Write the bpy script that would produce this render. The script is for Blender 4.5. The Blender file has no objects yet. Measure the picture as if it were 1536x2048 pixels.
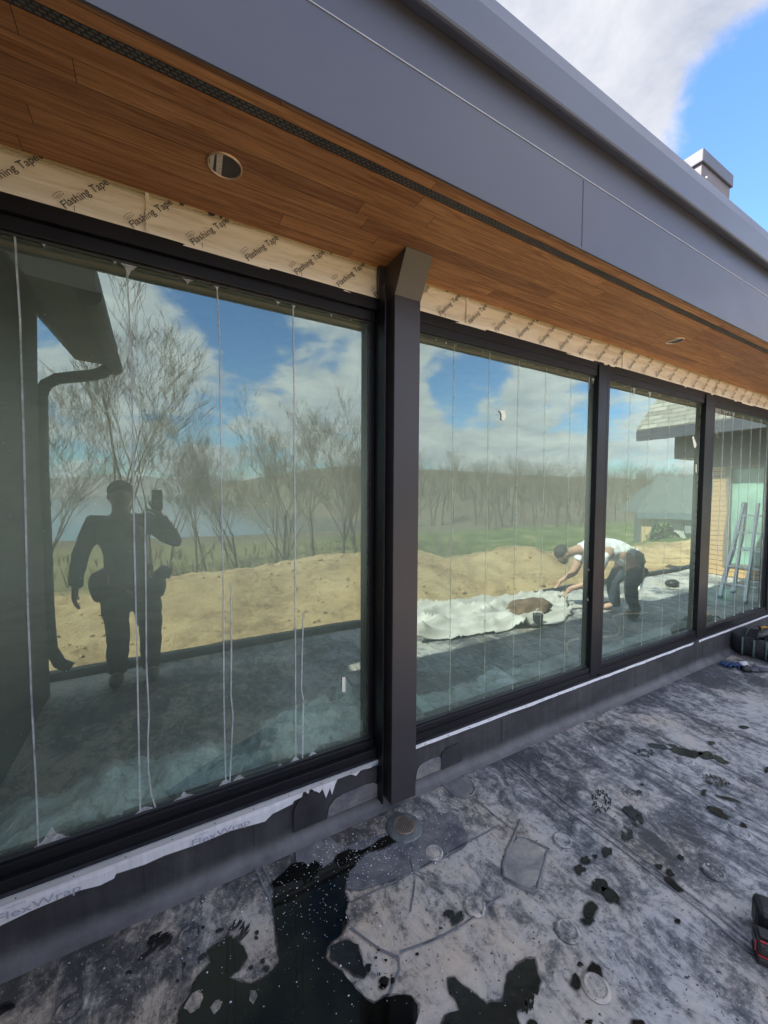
import bpy, bmesh, math, random
import numpy as np
from mathutils import Vector, Matrix, noise
R = math.radians
scene = bpy.context.scene
COL = scene.collection

# ------------------------------------------------------------------ camera
CAM_H = 1.6; CAM_Y = -1.75
YAW, PITCH, ROLL, FPX = 0.518912746, 0.0439572444, 0.00596258465, 794.485
def cam_axes():
    cy, sy = math.cos(YAW), math.sin(YAW); cp, sp = math.cos(PITCH), math.sin(PITCH)
    cr, sr = math.cos(ROLL), math.sin(ROLL)
    f = Vector((sy*cp, cy*cp, -sp)); r = Vector((cy, -sy, 0)); u = r.cross(f)
    return r*cr+u*sr, -r*sr+u*cr, f
AR, AU, AF = cam_axes()
cam_data = bpy.data.cameras.new('camera'); cam = bpy.data.objects.new('camera', cam_data); COL.objects.link(cam)
m = Matrix((AR, AU, -AF)).transposed().to_4x4(); m.translation = Vector((0, CAM_Y, CAM_H)); cam.matrix_world = m
cam_data.sensor_fit = 'HORIZONTAL'; cam_data.sensor_width = 36; cam_data.lens = 36*FPX/1536
cam_data.clip_start = 0.01; cam_data.clip_end = 3000
scene.camera = cam

# ------------------------------------------------------------------ light
SUNV = Vector((-0.87, 0.212, 1.0)).normalized()
sun_el = math.asin(SUNV.z); sun_az = math.atan2(SUNV.x, SUNV.y)
sd = bpy.data.lights.new('sun', 'SUN'); sd.energy = 5.0; sd.angle = R(0.53); sd.color = (1.0, 0.94, 0.84)
so = bpy.data.objects.new('sun', sd); COL.objects.link(so)
so.rotation_euler = (-SUNV).to_track_quat('-Z', 'Y').to_euler(); so.location = (0, 0, 20)

world = bpy.data.worlds.new('World'); scene.world = world; world.use_nodes = True
def sky_world():
    nt = world.node_tree; N = nt.nodes; L = nt.links; N.clear()
    out = N.new('ShaderNodeOutputWorld'); bg = N.new('ShaderNodeBackground'); bg.inputs[1].default_value = 0.105
    sky = N.new('ShaderNodeTexSky'); sky.sky_type = 'NISHITA'; sky.sun_disc = False
    sky.sun_elevation = sun_el; sky.sun_rotation = sun_az; sky.air_density = 1.2; sky.dust_density = 0.6; sky.ozone_density = 2.0
    tc = N.new('ShaderNodeTexCoord')
    sep = N.new('ShaderNodeSeparateXYZ'); L.new(tc.outputs['Generated'], sep.inputs[0])
    def M(op, a, b=None):
        n = N.new('ShaderNodeMath'); n.operation = op
        for i, v in enumerate((a, b)):
            if v is None: continue
            if isinstance(v, (int, float)): n.inputs[i].default_value = v
            else: L.new(v, n.inputs[i])
        return n.outputs[0]
    zz = M('ADD', M('MAXIMUM', sep.outputs[2], 0.0), 0.28)
    cb = N.new('ShaderNodeCombineXYZ')
    L.new(M('DIVIDE', sep.outputs[0], zz), cb.inputs[0]); L.new(M('DIVIDE', sep.outputs[1], zz), cb.inputs[1])
    def fbm(scale, det, rough, off, dist=0.0):
        mp = N.new('ShaderNodeMapping'); mp.inputs['Location'].default_value = off; L.new(cb.outputs[0], mp.inputs[0])
        n = N.new('ShaderNodeTexNoise'); n.inputs['Scale'].default_value = scale; n.inputs['Detail'].default_value = det
        n.inputs['Roughness'].default_value = rough; n.inputs['Distortion'].default_value = dist
        L.new(mp.outputs[0], n.inputs['Vector']); return n.outputs['Fac']
    n1 = fbm(2.3, 9, 0.58, (3.1, 1.7, 0), 0.15); n2 = fbm(5.0, 8, 0.62, (7.7, 2.2, 0.0), 0.3)
    dens = M('ADD', M('MULTIPLY', n1, 0.95), M('SUBTRACT', M('MULTIPLY', n2, 0.35), 0.15))
    # broad cloud banks and clear gaps, as directions in the sky: (direction, angular cosine range, weight)
    blobs = [((0.60, 0.40, 0.70), 0.90, 0.16), ((0.70, 0.31, 0.65), 0.965, 0.10), ((0.83, 0.27, 0.49), 0.970, -0.34),
             ((0.80, 0.24, 0.56), 0.985, -0.16), ((0.50, 0.55, 0.67), 0.97, -0.05),
             ((0.08, -0.91, 0.40), 0.993, -0.20), ((0.19, -0.925, 0.345), 0.993, -0.20), ((0.34, -0.90, 0.31), 0.995, -0.16),
             ((0.64, -0.72, 0.27), 0.990, -0.26), ((0.80, -0.55, 0.25), 0.990, -0.16), ((0.02, -0.95, 0.33), 0.985, 0.08),
             ((0.46, -0.86, 0.24), 0.975, 0.10), ((0.75, -0.65, 0.16), 0.975, 0.14), ((-0.03, -0.97, 0.25), 0.98, 0.08), ((0.55, -0.80, 0.20), 0.97, 0.10)]
    for d, c, w in blobs:
        dv = Vector(d).normalized()
        dp = N.new('ShaderNodeVectorMath'); dp.operation = 'DOT_PRODUCT'; L.new(tc.outputs['Generated'], dp.inputs[0]); dp.inputs[1].default_value = dv
        mr = N.new('ShaderNodeMapRange'); mr.interpolation_type = 'SMOOTHSTEP'; L.new(dp.outputs['Value'], mr.inputs[0])
        mr.inputs[1].default_value = c; mr.inputs[2].default_value = 1.0; mr.inputs[3].default_value = 0; mr.inputs[4].default_value = w
        dens = M('ADD', dens, mr.outputs[0])
    mr = N.new('ShaderNodeMapRange'); mr.interpolation_type = 'SMOOTHSTEP'; L.new(dens, mr.inputs[0])
    mr.inputs[1].default_value = 0.385; mr.inputs[2].default_value = 0.56
    # cloud shade: brighter where dense, greyer cores
    cr = N.new('ShaderNodeValToRGB'); L.new(n2, cr.inputs[0])
    e = cr.color_ramp.elements; e[0].position = 0.3; e[0].color = (3.1, 3.4, 4.1, 1); e[1].position = 0.7; e[1].color = (5.5, 5.5, 5.8, 1)
    mx = N.new('ShaderNodeMix'); mx.data_type = 'RGBA'; L.new(mr.outputs[0], mx.inputs[0])
    tint = N.new('ShaderNodeMix'); tint.data_type = 'RGBA'; tint.blend_type = 'MULTIPLY'; tint.inputs[0].default_value = 1
    L.new(sky.outputs[0], tint.inputs[6]); tint.inputs[7].default_value = (0.70, 0.92, 1.20, 1)
    # clouds on the sun's side show their shaded bases, those opposite it are front-lit
    sh = N.new('ShaderNodeMapRange'); sh.interpolation_type = 'SMOOTHSTEP'; L.new(sep.outputs[1], sh.inputs[0])
    sh.inputs[1].default_value = -0.3; sh.inputs[2].default_value = 0.3; sh.inputs[3].default_value = 1.15; sh.inputs[4].default_value = 0.52
    vm = N.new('ShaderNodeVectorMath'); vm.operation = 'SCALE'; L.new(cr.outputs[0], vm.inputs[0]); L.new(sh.outputs[0], vm.inputs['Scale'])
    L.new(tint.outputs[2], mx.inputs[6]); L.new(vm.outputs[0], mx.inputs[7])
    L.new(mx.outputs[2], bg.inputs[0]); L.new(bg.outputs[0], out.inputs[0])
sky_world()
scene.view_settings.view_transform = 'Standard'; scene.view_settings.look = 'None'
scene.view_settings.gamma = 1; scene.view_settings.exposure = 1.72
scene.cycles.max_bounces = 10; scene.cycles.transparent_max_bounces = 24
scene.cycles.caustics_reflective = False; scene.cycles.caustics_refractive = False

# ------------------------------------------------------------------ survey: where the photo's features lie on known real planes
def ray(px, py):
    return (AF + AR*((px-768)/FPX) - AU*((py-1024)/FPX))
def G(px, py, z=0.0):                       # a feature on a level plane (the roof deck, z = 0)
    d = ray(px, py); t = (z-CAM_H)/d.z; return Vector((d.x*t, d.y*t+CAM_Y, z))
def Wl(px, py, y=0.0):                      # a feature on an upright plane parallel to the window wall
    d = ray(px, py); t = (y-CAM_Y)/d.y; return Vector((d.x*t, y, CAM_H+d.z*t))

# ------------------------------------------------------------------ helpers
def tag(o, label=None, cat=None, group=None, kind=None):
    if label: o['label'] = label
    if cat: o['category'] = cat
    if group: o['group'] = group
    if kind: o['kind'] = kind
    return o
def empty(name, loc=(0, 0, 0), rz=0, label=None, cat=None, group=None):
    o = bpy.data.objects.new(name, None); COL.objects.link(o); o.location = loc; o.rotation_euler.z = rz
    o.empty_display_size = 0.1
    return tag(o, label, cat, group)
class MB:
    def __init__(s): s.v = []; s.f = []
    def add(s, vs, fs):
        b = len(s.v); s.v += [tuple(v) for v in vs]; s.f += [tuple(i+b for i in f) for f in fs]; return s
    def box(s, x0, x1, y0, y1, z0, z1):
        return s.add([(x0,y0,z0),(x1,y0,z0),(x1,y1,z0),(x0,y1,z0),(x0,y0,z1),(x1,y0,z1),(x1,y1,z1),(x0,y1,z1)],
                     [(0,3,2,1),(4,5,6,7),(0,1,5,4),(1,2,6,5),(2,3,7,6),(3,0,4,7)])
    def extr(s, prof, x0, x1):               # closed (y,z) profile swept along x
        n = len(prof)
        vs = [(x0, a, b) for a, b in prof]+[(x1, a, b) for a, b in prof]
        fs = [(i, (i+1) % n, (i+1) % n+n, i+n) for i in range(n)]+[tuple(range(n))[::-1], tuple(range(n, 2*n))]
        return s.add(vs, fs)
    def prism(s, pts, off):                  # flat polygon given thickness by vector off
        n = len(pts); off = Vector(off)
        vs = [Vector(p) for p in pts]; vs += [p+off for p in vs[:n]]
        fs = [tuple(range(n)), tuple(range(n, 2*n))[::-1]]+[(i, i+n, (i+1) % n+n, (i+1) % n) for i in range(n)]
        return s.add(vs, fs)
    def tube(s, pts, r, n=8, cap=True):
        pts = [Vector(p) for p in pts]; rr = r if isinstance(r, (list, tuple)) else [r]*len(pts)
        vs = []; fs = []; up = None
        for i, p in enumerate(pts):
            t = (pts[min(i+1, len(pts)-1)]-pts[max(i-1, 0)]).normalized()
            if up is None:
                up = Vector((0, 0, 1)) if abs(t.z) < 0.9 else Vector((1, 0, 0))
            a = t.cross(up).normalized(); b = a.cross(t).normalized(); up = b
            for k in range(n):
                an = 2*math.pi*k/n; vs.append(p+(a*math.cos(an)+b*math.sin(an))*rr[i])
        for i in range(len(pts)-1):
            for k in range(n):
                fs.append((i*n+k, i*n+(k+1) % n, (i+1)*n+(k+1) % n, (i+1)*n+k))
        if cap: fs += [tuple(range(n))[::-1], tuple(range((len(pts)-1)*n, len(pts)*n))]
        return s.add(vs, fs)
    def ell(s, c, r, n=14, rot=None, fn=None):
        c = Vector(c); vs = []; fs = []; m_ = max(6, n//2+1)
        for i in range(m_+1):
            th = math.pi*i/m_
            for k in range(n):
                ph = 2*math.pi*k/n
                v = Vector((math.sin(th)*math.cos(ph)*r[0], math.sin(th)*math.sin(ph)*r[1], math.cos(th)*r[2]))
                if fn: v = fn(v)
                if rot: v = rot @ v
                vs.append(c+v)
        for i in range(m_):
            for k in range(n): fs.append((i*n+k, (i+1)*n+k, (i+1)*n+(k+1) % n, i*n+(k+1) % n))
        return s.add(vs, fs)
    def build(s, name, mat, parent=None, smooth=False, bevel=0, label=None):
        me = bpy.data.meshes.new(name); me.from_pydata(s.v, [], s.f); me.update()
        if mat: me.materials.append(mat)
        bm = bmesh.new(); bm.from_mesh(me); bmesh.ops.remove_doubles(bm, verts=bm.verts, dist=1e-6)
        bmesh.ops.recalc_face_normals(bm, faces=bm.faces); bm.to_mesh(me); bm.free()
        if smooth:
            for p in me.polygons: p.use_smooth = True
        o = bpy.data.objects.new(name, me); COL.objects.link(o)
        if parent is not None:
            o.parent = parent; o.matrix_parent_inverse = Matrix.Translation(-Vector(parent_loc(parent)))
            if parent.type == 'EMPTY' and parent.rotation_euler.z:
                o.matrix_parent_inverse = Matrix.Identity(4)
        if bevel:
            b = o.modifiers.new('bevel', 'BEVEL'); b.width = bevel; b.segments = 2; b.limit_method = 'ANGLE'; b.angle_limit = R(40)
        if label: o['label'] = label
        return o
def parent_loc(p):
    v = Vector(p.location)
    return v
def struct(o): o['kind'] = 'structure'; return o

# ------------------------------------------------------------------ materials
def newmat(name):
    mt = bpy.data.materials.new(name); mt.use_nodes = True; nt = mt.node_tree; nt.nodes.clear()
    return mt, nt.nodes, nt.links
def bsdf(N, L, **k):
    b = N.new('ShaderNodeBsdfPrincipled'); o = N.new('ShaderNodeOutputMaterial'); L.new(b.outputs[0], o.inputs[0])
    for a, v in k.items(): b.inputs[a.replace('_', ' ')].default_value = v
    return b
def nz(N, L, vec, scale, det=4, rough=0.55, dist=0.0):
    n = N.new('ShaderNodeTexNoise'); n.inputs['Scale'].default_value = scale; n.inputs['Detail'].default_value = det
    n.inputs['Roughness'].default_value = rough; n.inputs['Distortion'].default_value = dist
    if vec is not None: L.new(vec, n.inputs['Vector'])
    return n.outputs['Fac']
def mapv(N, L, vec, sc=(1, 1, 1), rot=(0, 0, 0), loc=(0, 0, 0)):
    mp = N.new('ShaderNodeMapping'); mp.inputs['Scale'].default_value = sc; mp.inputs['Rotation'].default_value = rot; mp.inputs['Location'].default_value = loc
    L.new(vec, mp.inputs[0]); return mp.outputs[0]
def ramp(N, L, fac, stops):
    r = N.new('ShaderNodeValToRGB'); L.new(fac, r.inputs[0]); e = r.color_ramp.elements
    while len(e) > len(stops): e.remove(e[-1])
    while len(e) < len(stops): e.new(0.5)
    for i, (p, c) in enumerate(stops):
        e[i].position = p; e[i].color = c if len(c) == 4 else (*c, 1)
    return r.outputs[0]
def mix(N, L, fac, a, b, mode='MIX'):
    n = N.new('ShaderNodeMix'); n.data_type = 'RGBA'; n.blend_type = mode
    for i, v in ((0, fac), (6, a), (7, b)):
        if isinstance(v, (int, float)): n.inputs[i].default_value = v
        elif isinstance(v, tuple): n.inputs[i].default_value = v if len(v) == 4 else (*v, 1)
        else: L.new(v, n.inputs[i])
    return n.outputs[2]
def mth(N, L, op, a, b=0.0):
    n = N.new('ShaderNodeMath'); n.operation = op
    for i, v in enumerate((a, b)):
        if isinstance(v, (int, float)): n.inputs[i].default_value = v
        else: L.new(v, n.inputs[i])
    return n.outputs[0]
def bump(N, L, b, h, st=0.3, d=0.01):
    n = N.new('ShaderNodeBump'); n.inputs['Strength'].default_value = st; n.inputs['Distance'].default_value = d
    L.new(h, n.inputs['Height']); L.new(n.outputs[0], b.inputs['Normal']); return n
def objco(N): return N.new('ShaderNodeTexCoord').outputs['Object']
def simple(name, col, rough=0.5, metal=0.0, var=0.15, scale=8, bst=0.1, spec=0.5, stretch=(1, 1, 1), bd=0.003):
    mt, N, L = newmat(name); b = bsdf(N, L, Roughness=rough, Metallic=metal); b.inputs['Specular IOR Level'].default_value = spec
    co = mapv(N, L, objco(N), stretch)
    n = nz(N, L, co, scale, 6, 0.6)
    c0 = tuple(c*(1-var) for c in col); c1 = tuple(min(1, c*(1+var)) for c in col)
    L.new(ramp(N, L, n, [(0.3, c0), (0.7, c1)]), b.inputs['Base Color'])
    n3 = nz(N, L, co, scale*9, 3); bump(N, L, b, n3, bst, bd)
    return mt

def mat_soffit():
    mt, N, L = newmat('soffit_boards'); b = bsdf(N, L, Roughness=0.5); b.inputs['Specular IOR Level'].default_value = 0.35
    co = objco(N)
    def brick(c1, c2, mc, seedoff=0):
        bt = N.new('ShaderNodeTexBrick')
        sp = N.new('ShaderNodeSeparateXYZ'); L.new(co, sp.inputs[0])
        wn = N.new('ShaderNodeTexWhiteNoise'); wn.noise_dimensions = '1D'
        L.new(mth(N, L, 'FLOOR', mth(N, L, 'DIVIDE', sp.outputs[1], 0.072)), wn.inputs['W'])
        cb = N.new('ShaderNodeCombineXYZ'); L.new(mth(N, L, 'ADD', sp.outputs[0], mth(N, L, 'MULTIPLY', wn.outputs['Value'], 9.2)), cb.inputs[0]); L.new(sp.outputs[1], cb.inputs[1])
        L.new(cb.outputs[0], bt.inputs['Vector']); bt.offset = 0.0
        bt.inputs['Scale'].default_value = 1; bt.inputs['Brick Width'].default_value = 1.15; bt.inputs['Row Height'].default_value = 0.072
        bt.inputs['Mortar Size'].default_value = 0.0011; bt.inputs['Mortar Smooth'].default_value = 0.3; bt.inputs['Bias'].default_value = 0
        bt.inputs['Color1'].default_value = c1; bt.inputs['Color2'].default_value = c2; bt.inputs['Mortar'].default_value = mc
        return bt
    bt = brick((0, 0, 0, 1), (1, 1, 1, 1), (0.5, 0.5, 0.5, 1))
    tone = ramp(N, L, bt.outputs['Color'], [(0.0, (0.33, 0.17, 0.095)), (0.35, (0.44, 0.23, 0.11)), (0.7, (0.51, 0.275, 0.13)), (1, (0.36, 0.175, 0.09))])
    # grain: stretched along the boards, shifted per board
    addv = N.new('ShaderNodeVectorMath'); addv.operation = 'MULTIPLY_ADD'; L.new(bt.outputs['Color'], addv.inputs[0]); addv.inputs[1].default_value = (7.0, 3.0, 5.0); L.new(co, addv.inputs[2])
    g1 = nz(N, L, mapv(N, L, addv.outputs[0], (1.2, 22, 1)), 2.2, 6, 0.65, 1.6)
    g2 = nz(N, L, mapv(N, L, addv.outputs[0], (3, 90, 1)), 3.0, 4, 0.6)
    c = mix(N, L, ramp(N, L, g1, [(0.35, (0, 0, 0)), (0.7, (1, 1, 1))]), (0.55, 0.45, 0.40), (1.15, 1.1, 1.05))
    c = mix(N, L, 1.0, tone, c, 'MULTIPLY')
    c = mix(N, L, 0.5, c, ramp(N, L, g2, [(0.3, (0.6, 0.55, 0.5)), (0.7, (1.2, 1.2, 1.2))]), 'MULTIPLY')
    c = mix(N, L, bt.outputs['Fac'], c, (0.035, 0.018, 0.012))
    L.new(c, b.inputs['Base Color'])
    h = mth(N, L, 'SUBTRACT', mth(N, L, 'MULTIPLY', g2, 0.25), bt.outputs['Fac']); bump(N, L, b, h, 0.5, 0.002)
    return mt
M_SOFFIT = mat_soffit()

def mat_deck():
    mt, N, L = newmat('roof_membrane'); b = bsdf(N, L, Roughness=0.7)
    co = objco(N)
    warp = nz(N, L, co, 1.3, 3)
    big = nz(N, L, mapv(N, L, co, loc=(2.2, 5.0, 0)), 1.1, 5, 0.6, 0.8)
    mid = nz(N, L, mapv(N, L, co, (1.4, 0.8, 1), rot=(0, 0, R(20))), 6.5, 12, 0.78, 0.8)
    fine = nz(N, L, co, 24, 9, 0.75)
    brush = nz(N, L, mapv(N, L, co, (30, 9, 1), rot=(0, 0, R(-28))), 1.6, 10, 0.8, 0.6)
    brush2 = nz(N, L, mapv(N, L, co, (14, 30, 1), rot=(0, 0, R(-28))), 1.7, 10, 0.8, 0.6)
    v = mth(N, L, 'ADD', mth(N, L, 'MULTIPLY', mth(N, L, 'SUBTRACT', big, 0.5), 0.80), mth(N, L, 'MULTIPLY', mth(N, L, 'SUBTRACT', mid, 0.5), 1.0)); v = mth(N, L, 'ADD', v, 0.51)
    v = mth(N, L, 'ADD', v, mth(N, L, 'MULTIPLY', mth(N, L, 'SUBTRACT', fine, 0.5), 0.55))
    v = mth(N, L, 'ADD', v, mth(N, L, 'MULTIPLY', mth(N, L, 'SUBTRACT', brush, 0.5), 0.26))
    v = mth(N, L, 'ADD', v, mth(N, L, 'MULTIPLY', mth(N, L, 'SUBTRACT', brush2, 0.5), 0.22))
    # the membrane tone darkens towards the wall
    sep = N.new('ShaderNodeSeparateXYZ'); L.new(co, sep.inputs[0])
    near = N.new('ShaderNodeMapRange'); L.new(sep.outputs[1], near.inputs[0]); near.inputs[1].default_value = -0.55; near.inputs[2].default_value = -0.02
    near.inputs[3].default_value = 0; near.inputs[4].default_value = 0.12
    v = mth(N, L, 'SUBTRACT', v, near.outputs[0])
    c = ramp(N, L, v, [(0.34, (0.055, 0.060, 0.070)), (0.42, (0.120, 0.129, 0.144)), (0.49, (0.24, 0.241, 0.244)), (0.56, (0.41, 0.405, 0.40)), (0.70, (0.53, 0.51, 0.48))])
    warm = nz(N, L, mapv(N, L, co, loc=(9, 1, 0)), 1.7, 5, 0.6)
    wx = N.new('ShaderNodeMapRange'); L.new(sep.outputs[0], wx.inputs[0]); wx.inputs[1].default_value = 0.2; wx.inputs[2].default_value = 1.6
    wx.inputs[3].default_value = 0.22; wx.inputs[4].default_value = 0.0
    warm = mth(N, L, 'ADD', warm, wx.outputs[0])
    c = mix(N, L, ramp(N, L, warm, [(0.48, (0, 0, 0)), (0.75, (1, 1, 1))]), c, mix(N, L, 1.0, c, (1.16, 0.98, 0.80), 'MULTIPLY'))
    sp = nz(N, L, co, 70, 2, 0.5)
    c = mix(N, L, ramp(N, L, sp, [(0.66, (0, 0, 0)), (0.71, (1, 1, 1))]), c, (0.05, 0.055, 0.06))
    sp2 = nz(N, L, mapv(N, L, co, loc=(3, 3, 3)), 95, 2, 0.5)
    c = mix(N, L, ramp(N, L, sp2, [(0.68, (0, 0, 0)), (0.73, (1, 1, 1))]), c, (0.5, 0.48, 0.45))
    L.new(c, b.inputs['Base Color'])
    L.new(ramp(N, L, mid, [(0.3, (0.45,)*3), (0.7, (0.85,)*3)]), b.inputs['Roughness'])
    h = mth(N, L, 'ADD', mth(N, L, 'MULTIPLY', mid, 1.0), mth(N, L, 'ADD', mth(N, L, 'MULTIPLY', fine, 0.35), mth(N, L, 'MULTIPLY', warp, 5.0)))
    bump(N, L, b, h, 0.75, 0.007)
    return mt
M_DECK = mat_deck()
def mat_curb():
    mt, N, L = newmat('curb_membrane'); b = bsdf(N, L, Roughness=0.55)
    co = objco(N)
    n = nz(N, L, mapv(N, L, co, (1, 1, 2)), 2.5, 8, 0.65, 0.5); f = nz(N, L, co, 60, 6, 0.7)
    st = nz(N, L, mapv(N, L, co, (14, 1, 1.2)), 1.5, 5, 0.6)
    v = mth(N, L, 'ADD', mth(N, L, 'MULTIPLY', n, 0.6), mth(N, L, 'MULTIPLY', st, 0.4))
    c = ramp(N, L, v, [(0.35, (0.024, 0.024, 0.027)), (0.5, (0.045, 0.044, 0.050)), (0.7, (0.085, 0.082, 0.085))])
    c = mix(N, L, ramp(N, L, f, [(0.66, (0, 0, 0)), (0.74, (0.5, 0.5, 0.5))]), c, (0.30, 0.28, 0.26))
    sep = N.new('ShaderNodeSeparateXYZ'); L.new(co, sep.inputs[0])
    dz = N.new('ShaderNodeMapRange'); L.new(sep.outputs[2], dz.inputs[0]); dz.inputs[1].default_value = 0.10; dz.inputs[2].default_value = 0.0
    d = mth(N, L, 'MULTIPLY', dz.outputs[0], nz(N, L, co, 6, 8, 0.7))
    c = mix(N, L, ramp(N, L, d, [(0.15, (0, 0, 0)), (0.6, (1, 1, 1))]), c, (0.16, 0.155, 0.16))
    L.new(c, b.inputs['Base Color'])
    bump(N, L, b, mth(N, L, 'ADD', mth(N, L, 'MULTIPLY', n, 3), f), 0.35, 0.003)
    return mt
M_CURB = mat_curb()
M_PATCH = simple('black_patch_membrane', (0.035, 0.034, 0.04), 0.5, var=0.35, scale=9, bst=0.25)
M_SEAM = simple('membrane_seam', (0.16, 0.165, 0.18), 0.6, var=0.5, scale=14, bst=0.3)
def mat_dusty(name, dark, dust, thr=0.5, scale=6):
    mt, N, L = newmat(name); b = bsdf(N, L, Roughness=0.65); co = objco(N)
    n = nz(N, L, co, scale, 9, 0.7, 0.6); f = nz(N, L, co, 45, 6, 0.7)
    v = mth(N, L, 'ADD', mth(N, L, 'MULTIPLY', n, 0.75), mth(N, L, 'MULTIPLY', f, 0.25))
    L.new(ramp(N, L, v, [(thr-0.12, dark), (thr+0.12, dust)]), b.inputs['Base Color']); bump(N, L, b, v, 0.4, 0.004)
    return mt
M_DUSTY = mat_dusty('dusty_patch', (0.10, 0.105, 0.13), (0.27, 0.25, 0.235), 0.50, 7)
M_DUSTY2 = mat_dusty('dusty_patch_light', (0.15, 0.155, 0.17), (0.38, 0.35, 0.31), 0.50, 5)
M_PLATE = mat_dusty('fastener_plate_membrane', (0.15, 0.16, 0.18), (0.40, 0.375, 0.345), 0.46, 9)
def mat_metalpaint(name, col, rough=0.42, spec=0.5):
    mt, N, L = newmat(name); b = bsdf(N, L, Roughness=rough); b.inputs['Specular IOR Level'].default_value = spec
    co = objco(N)
    n = nz(N, L, mapv(N, L, co, (0.6, 1, 1)), 3, 6, 0.6); f = nz(N, L, co, 220, 3, 0.6)
    L.new(mix(N, L, 1.0, tuple(col), ramp(N, L, n, [(0.3, (0.88,)*3), (0.7, (1.12,)*3)]), 'MULTIPLY'), b.inputs['Base Color'])
    L.new(ramp(N, L, n, [(0.3, (rough-0.07,)*3), (0.7, (rough+0.08,)*3)]), b.inputs['Roughness'])
    h = mth(N, L, 'ADD', mth(N, L, 'MULTIPLY', nz(N, L, mapv(N, L, co, (0.4, 1, 1)), 1.9, 2), 12.0), mth(N, L, 'MULTIPLY', f, 0.08))
    bump(N, L, b, h, 0.35, 0.003)
    return mt
M_FASCIA = mat_metalpaint('fascia_metal', (0.070, 0.073, 0.100), 0.42)
M_GUTTER = mat_metalpaint('roof_edge_metal', (0.10, 0.115, 0.165), 0.42, 0.5)
M_COLUMN = mat_metalpaint('column_metal', (0.042, 0.038, 0.044), 0.42)
M_BRACKET = mat_metalpaint('bracket_metal', (0.08, 0.072, 0.072), 0.45)
M_FRAME = mat_metalpaint('window_frame_metal', (0.010, 0.010, 0.013), 0.38, 0.35)
M_FRAME2 = mat_metalpaint('frame_bead_metal', (0.05, 0.05, 0.055), 0.3)
M_BLACK = simple('black_rubber', (0.018, 0.018, 0.02), 0.5, var=0.3, bst=0.3)
M_VENT = simple('vent_strip_metal', (0.035, 0.03, 0.032), 0.45, var=0.2)
M_VENTHOLE = simple('vent_slot', (0.10, 0.10, 0.105), 0.5)
def mat_tape():
    mt, N, L = newmat('flashing_tape_film'); b = bsdf(N, L, Roughness=0.42); co = objco(N)
    n = nz(N, L, mapv(N, L, co, (2.0, 1, 14)), 1.7, 5, 0.55, 0.6)
    L.new(ramp(N, L, n, [(0.3, (0.74, 0.66, 0.56)), (0.5, (0.86, 0.79, 0.70)), (0.7, (0.90, 0.85, 0.78))]), b.inputs['Base Color'])
    bump(N, L, b, n, 0.6, 0.012); return mt
M_TAPE = mat_tape()
M_INK = simple('black_ink', (0.03, 0.03, 0.04), 0.6, var=0.1)
M_INKGREY = simple('faded_grey_ink', (0.42, 0.42, 0.52), 0.6, var=0.1)
M_INKTEAL = simple('teal_ink', (0.08, 0.28, 0.33), 0.6, var=0.1)
def mat_white():
    mt, N, L = newmat('white_membrane'); b = bsdf(N, L, Roughness=0.5); co = objco(N)
    n = nz(N, L, mapv(N, L, co, (30, 1, 3)), 1.4, 5, 0.6); w = nz(N, L, co, 7, 5, 0.6)
    c = ramp(N, L, n, [(0.3, (0.72, 0.72, 0.76)), (0.7, (0.88, 0.88, 0.92))])
    c = mix(N, L, ramp(N, L, w, [(0.6, (0, 0, 0)), (0.8, (0.6,)*3)]), c, (0.52, 0.47, 0.42))
    L.new(c, b.inputs['Base Color']); bump(N, L, b, n, 0.5, 0.004); return mt
M_WHITE = mat_white()

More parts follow.
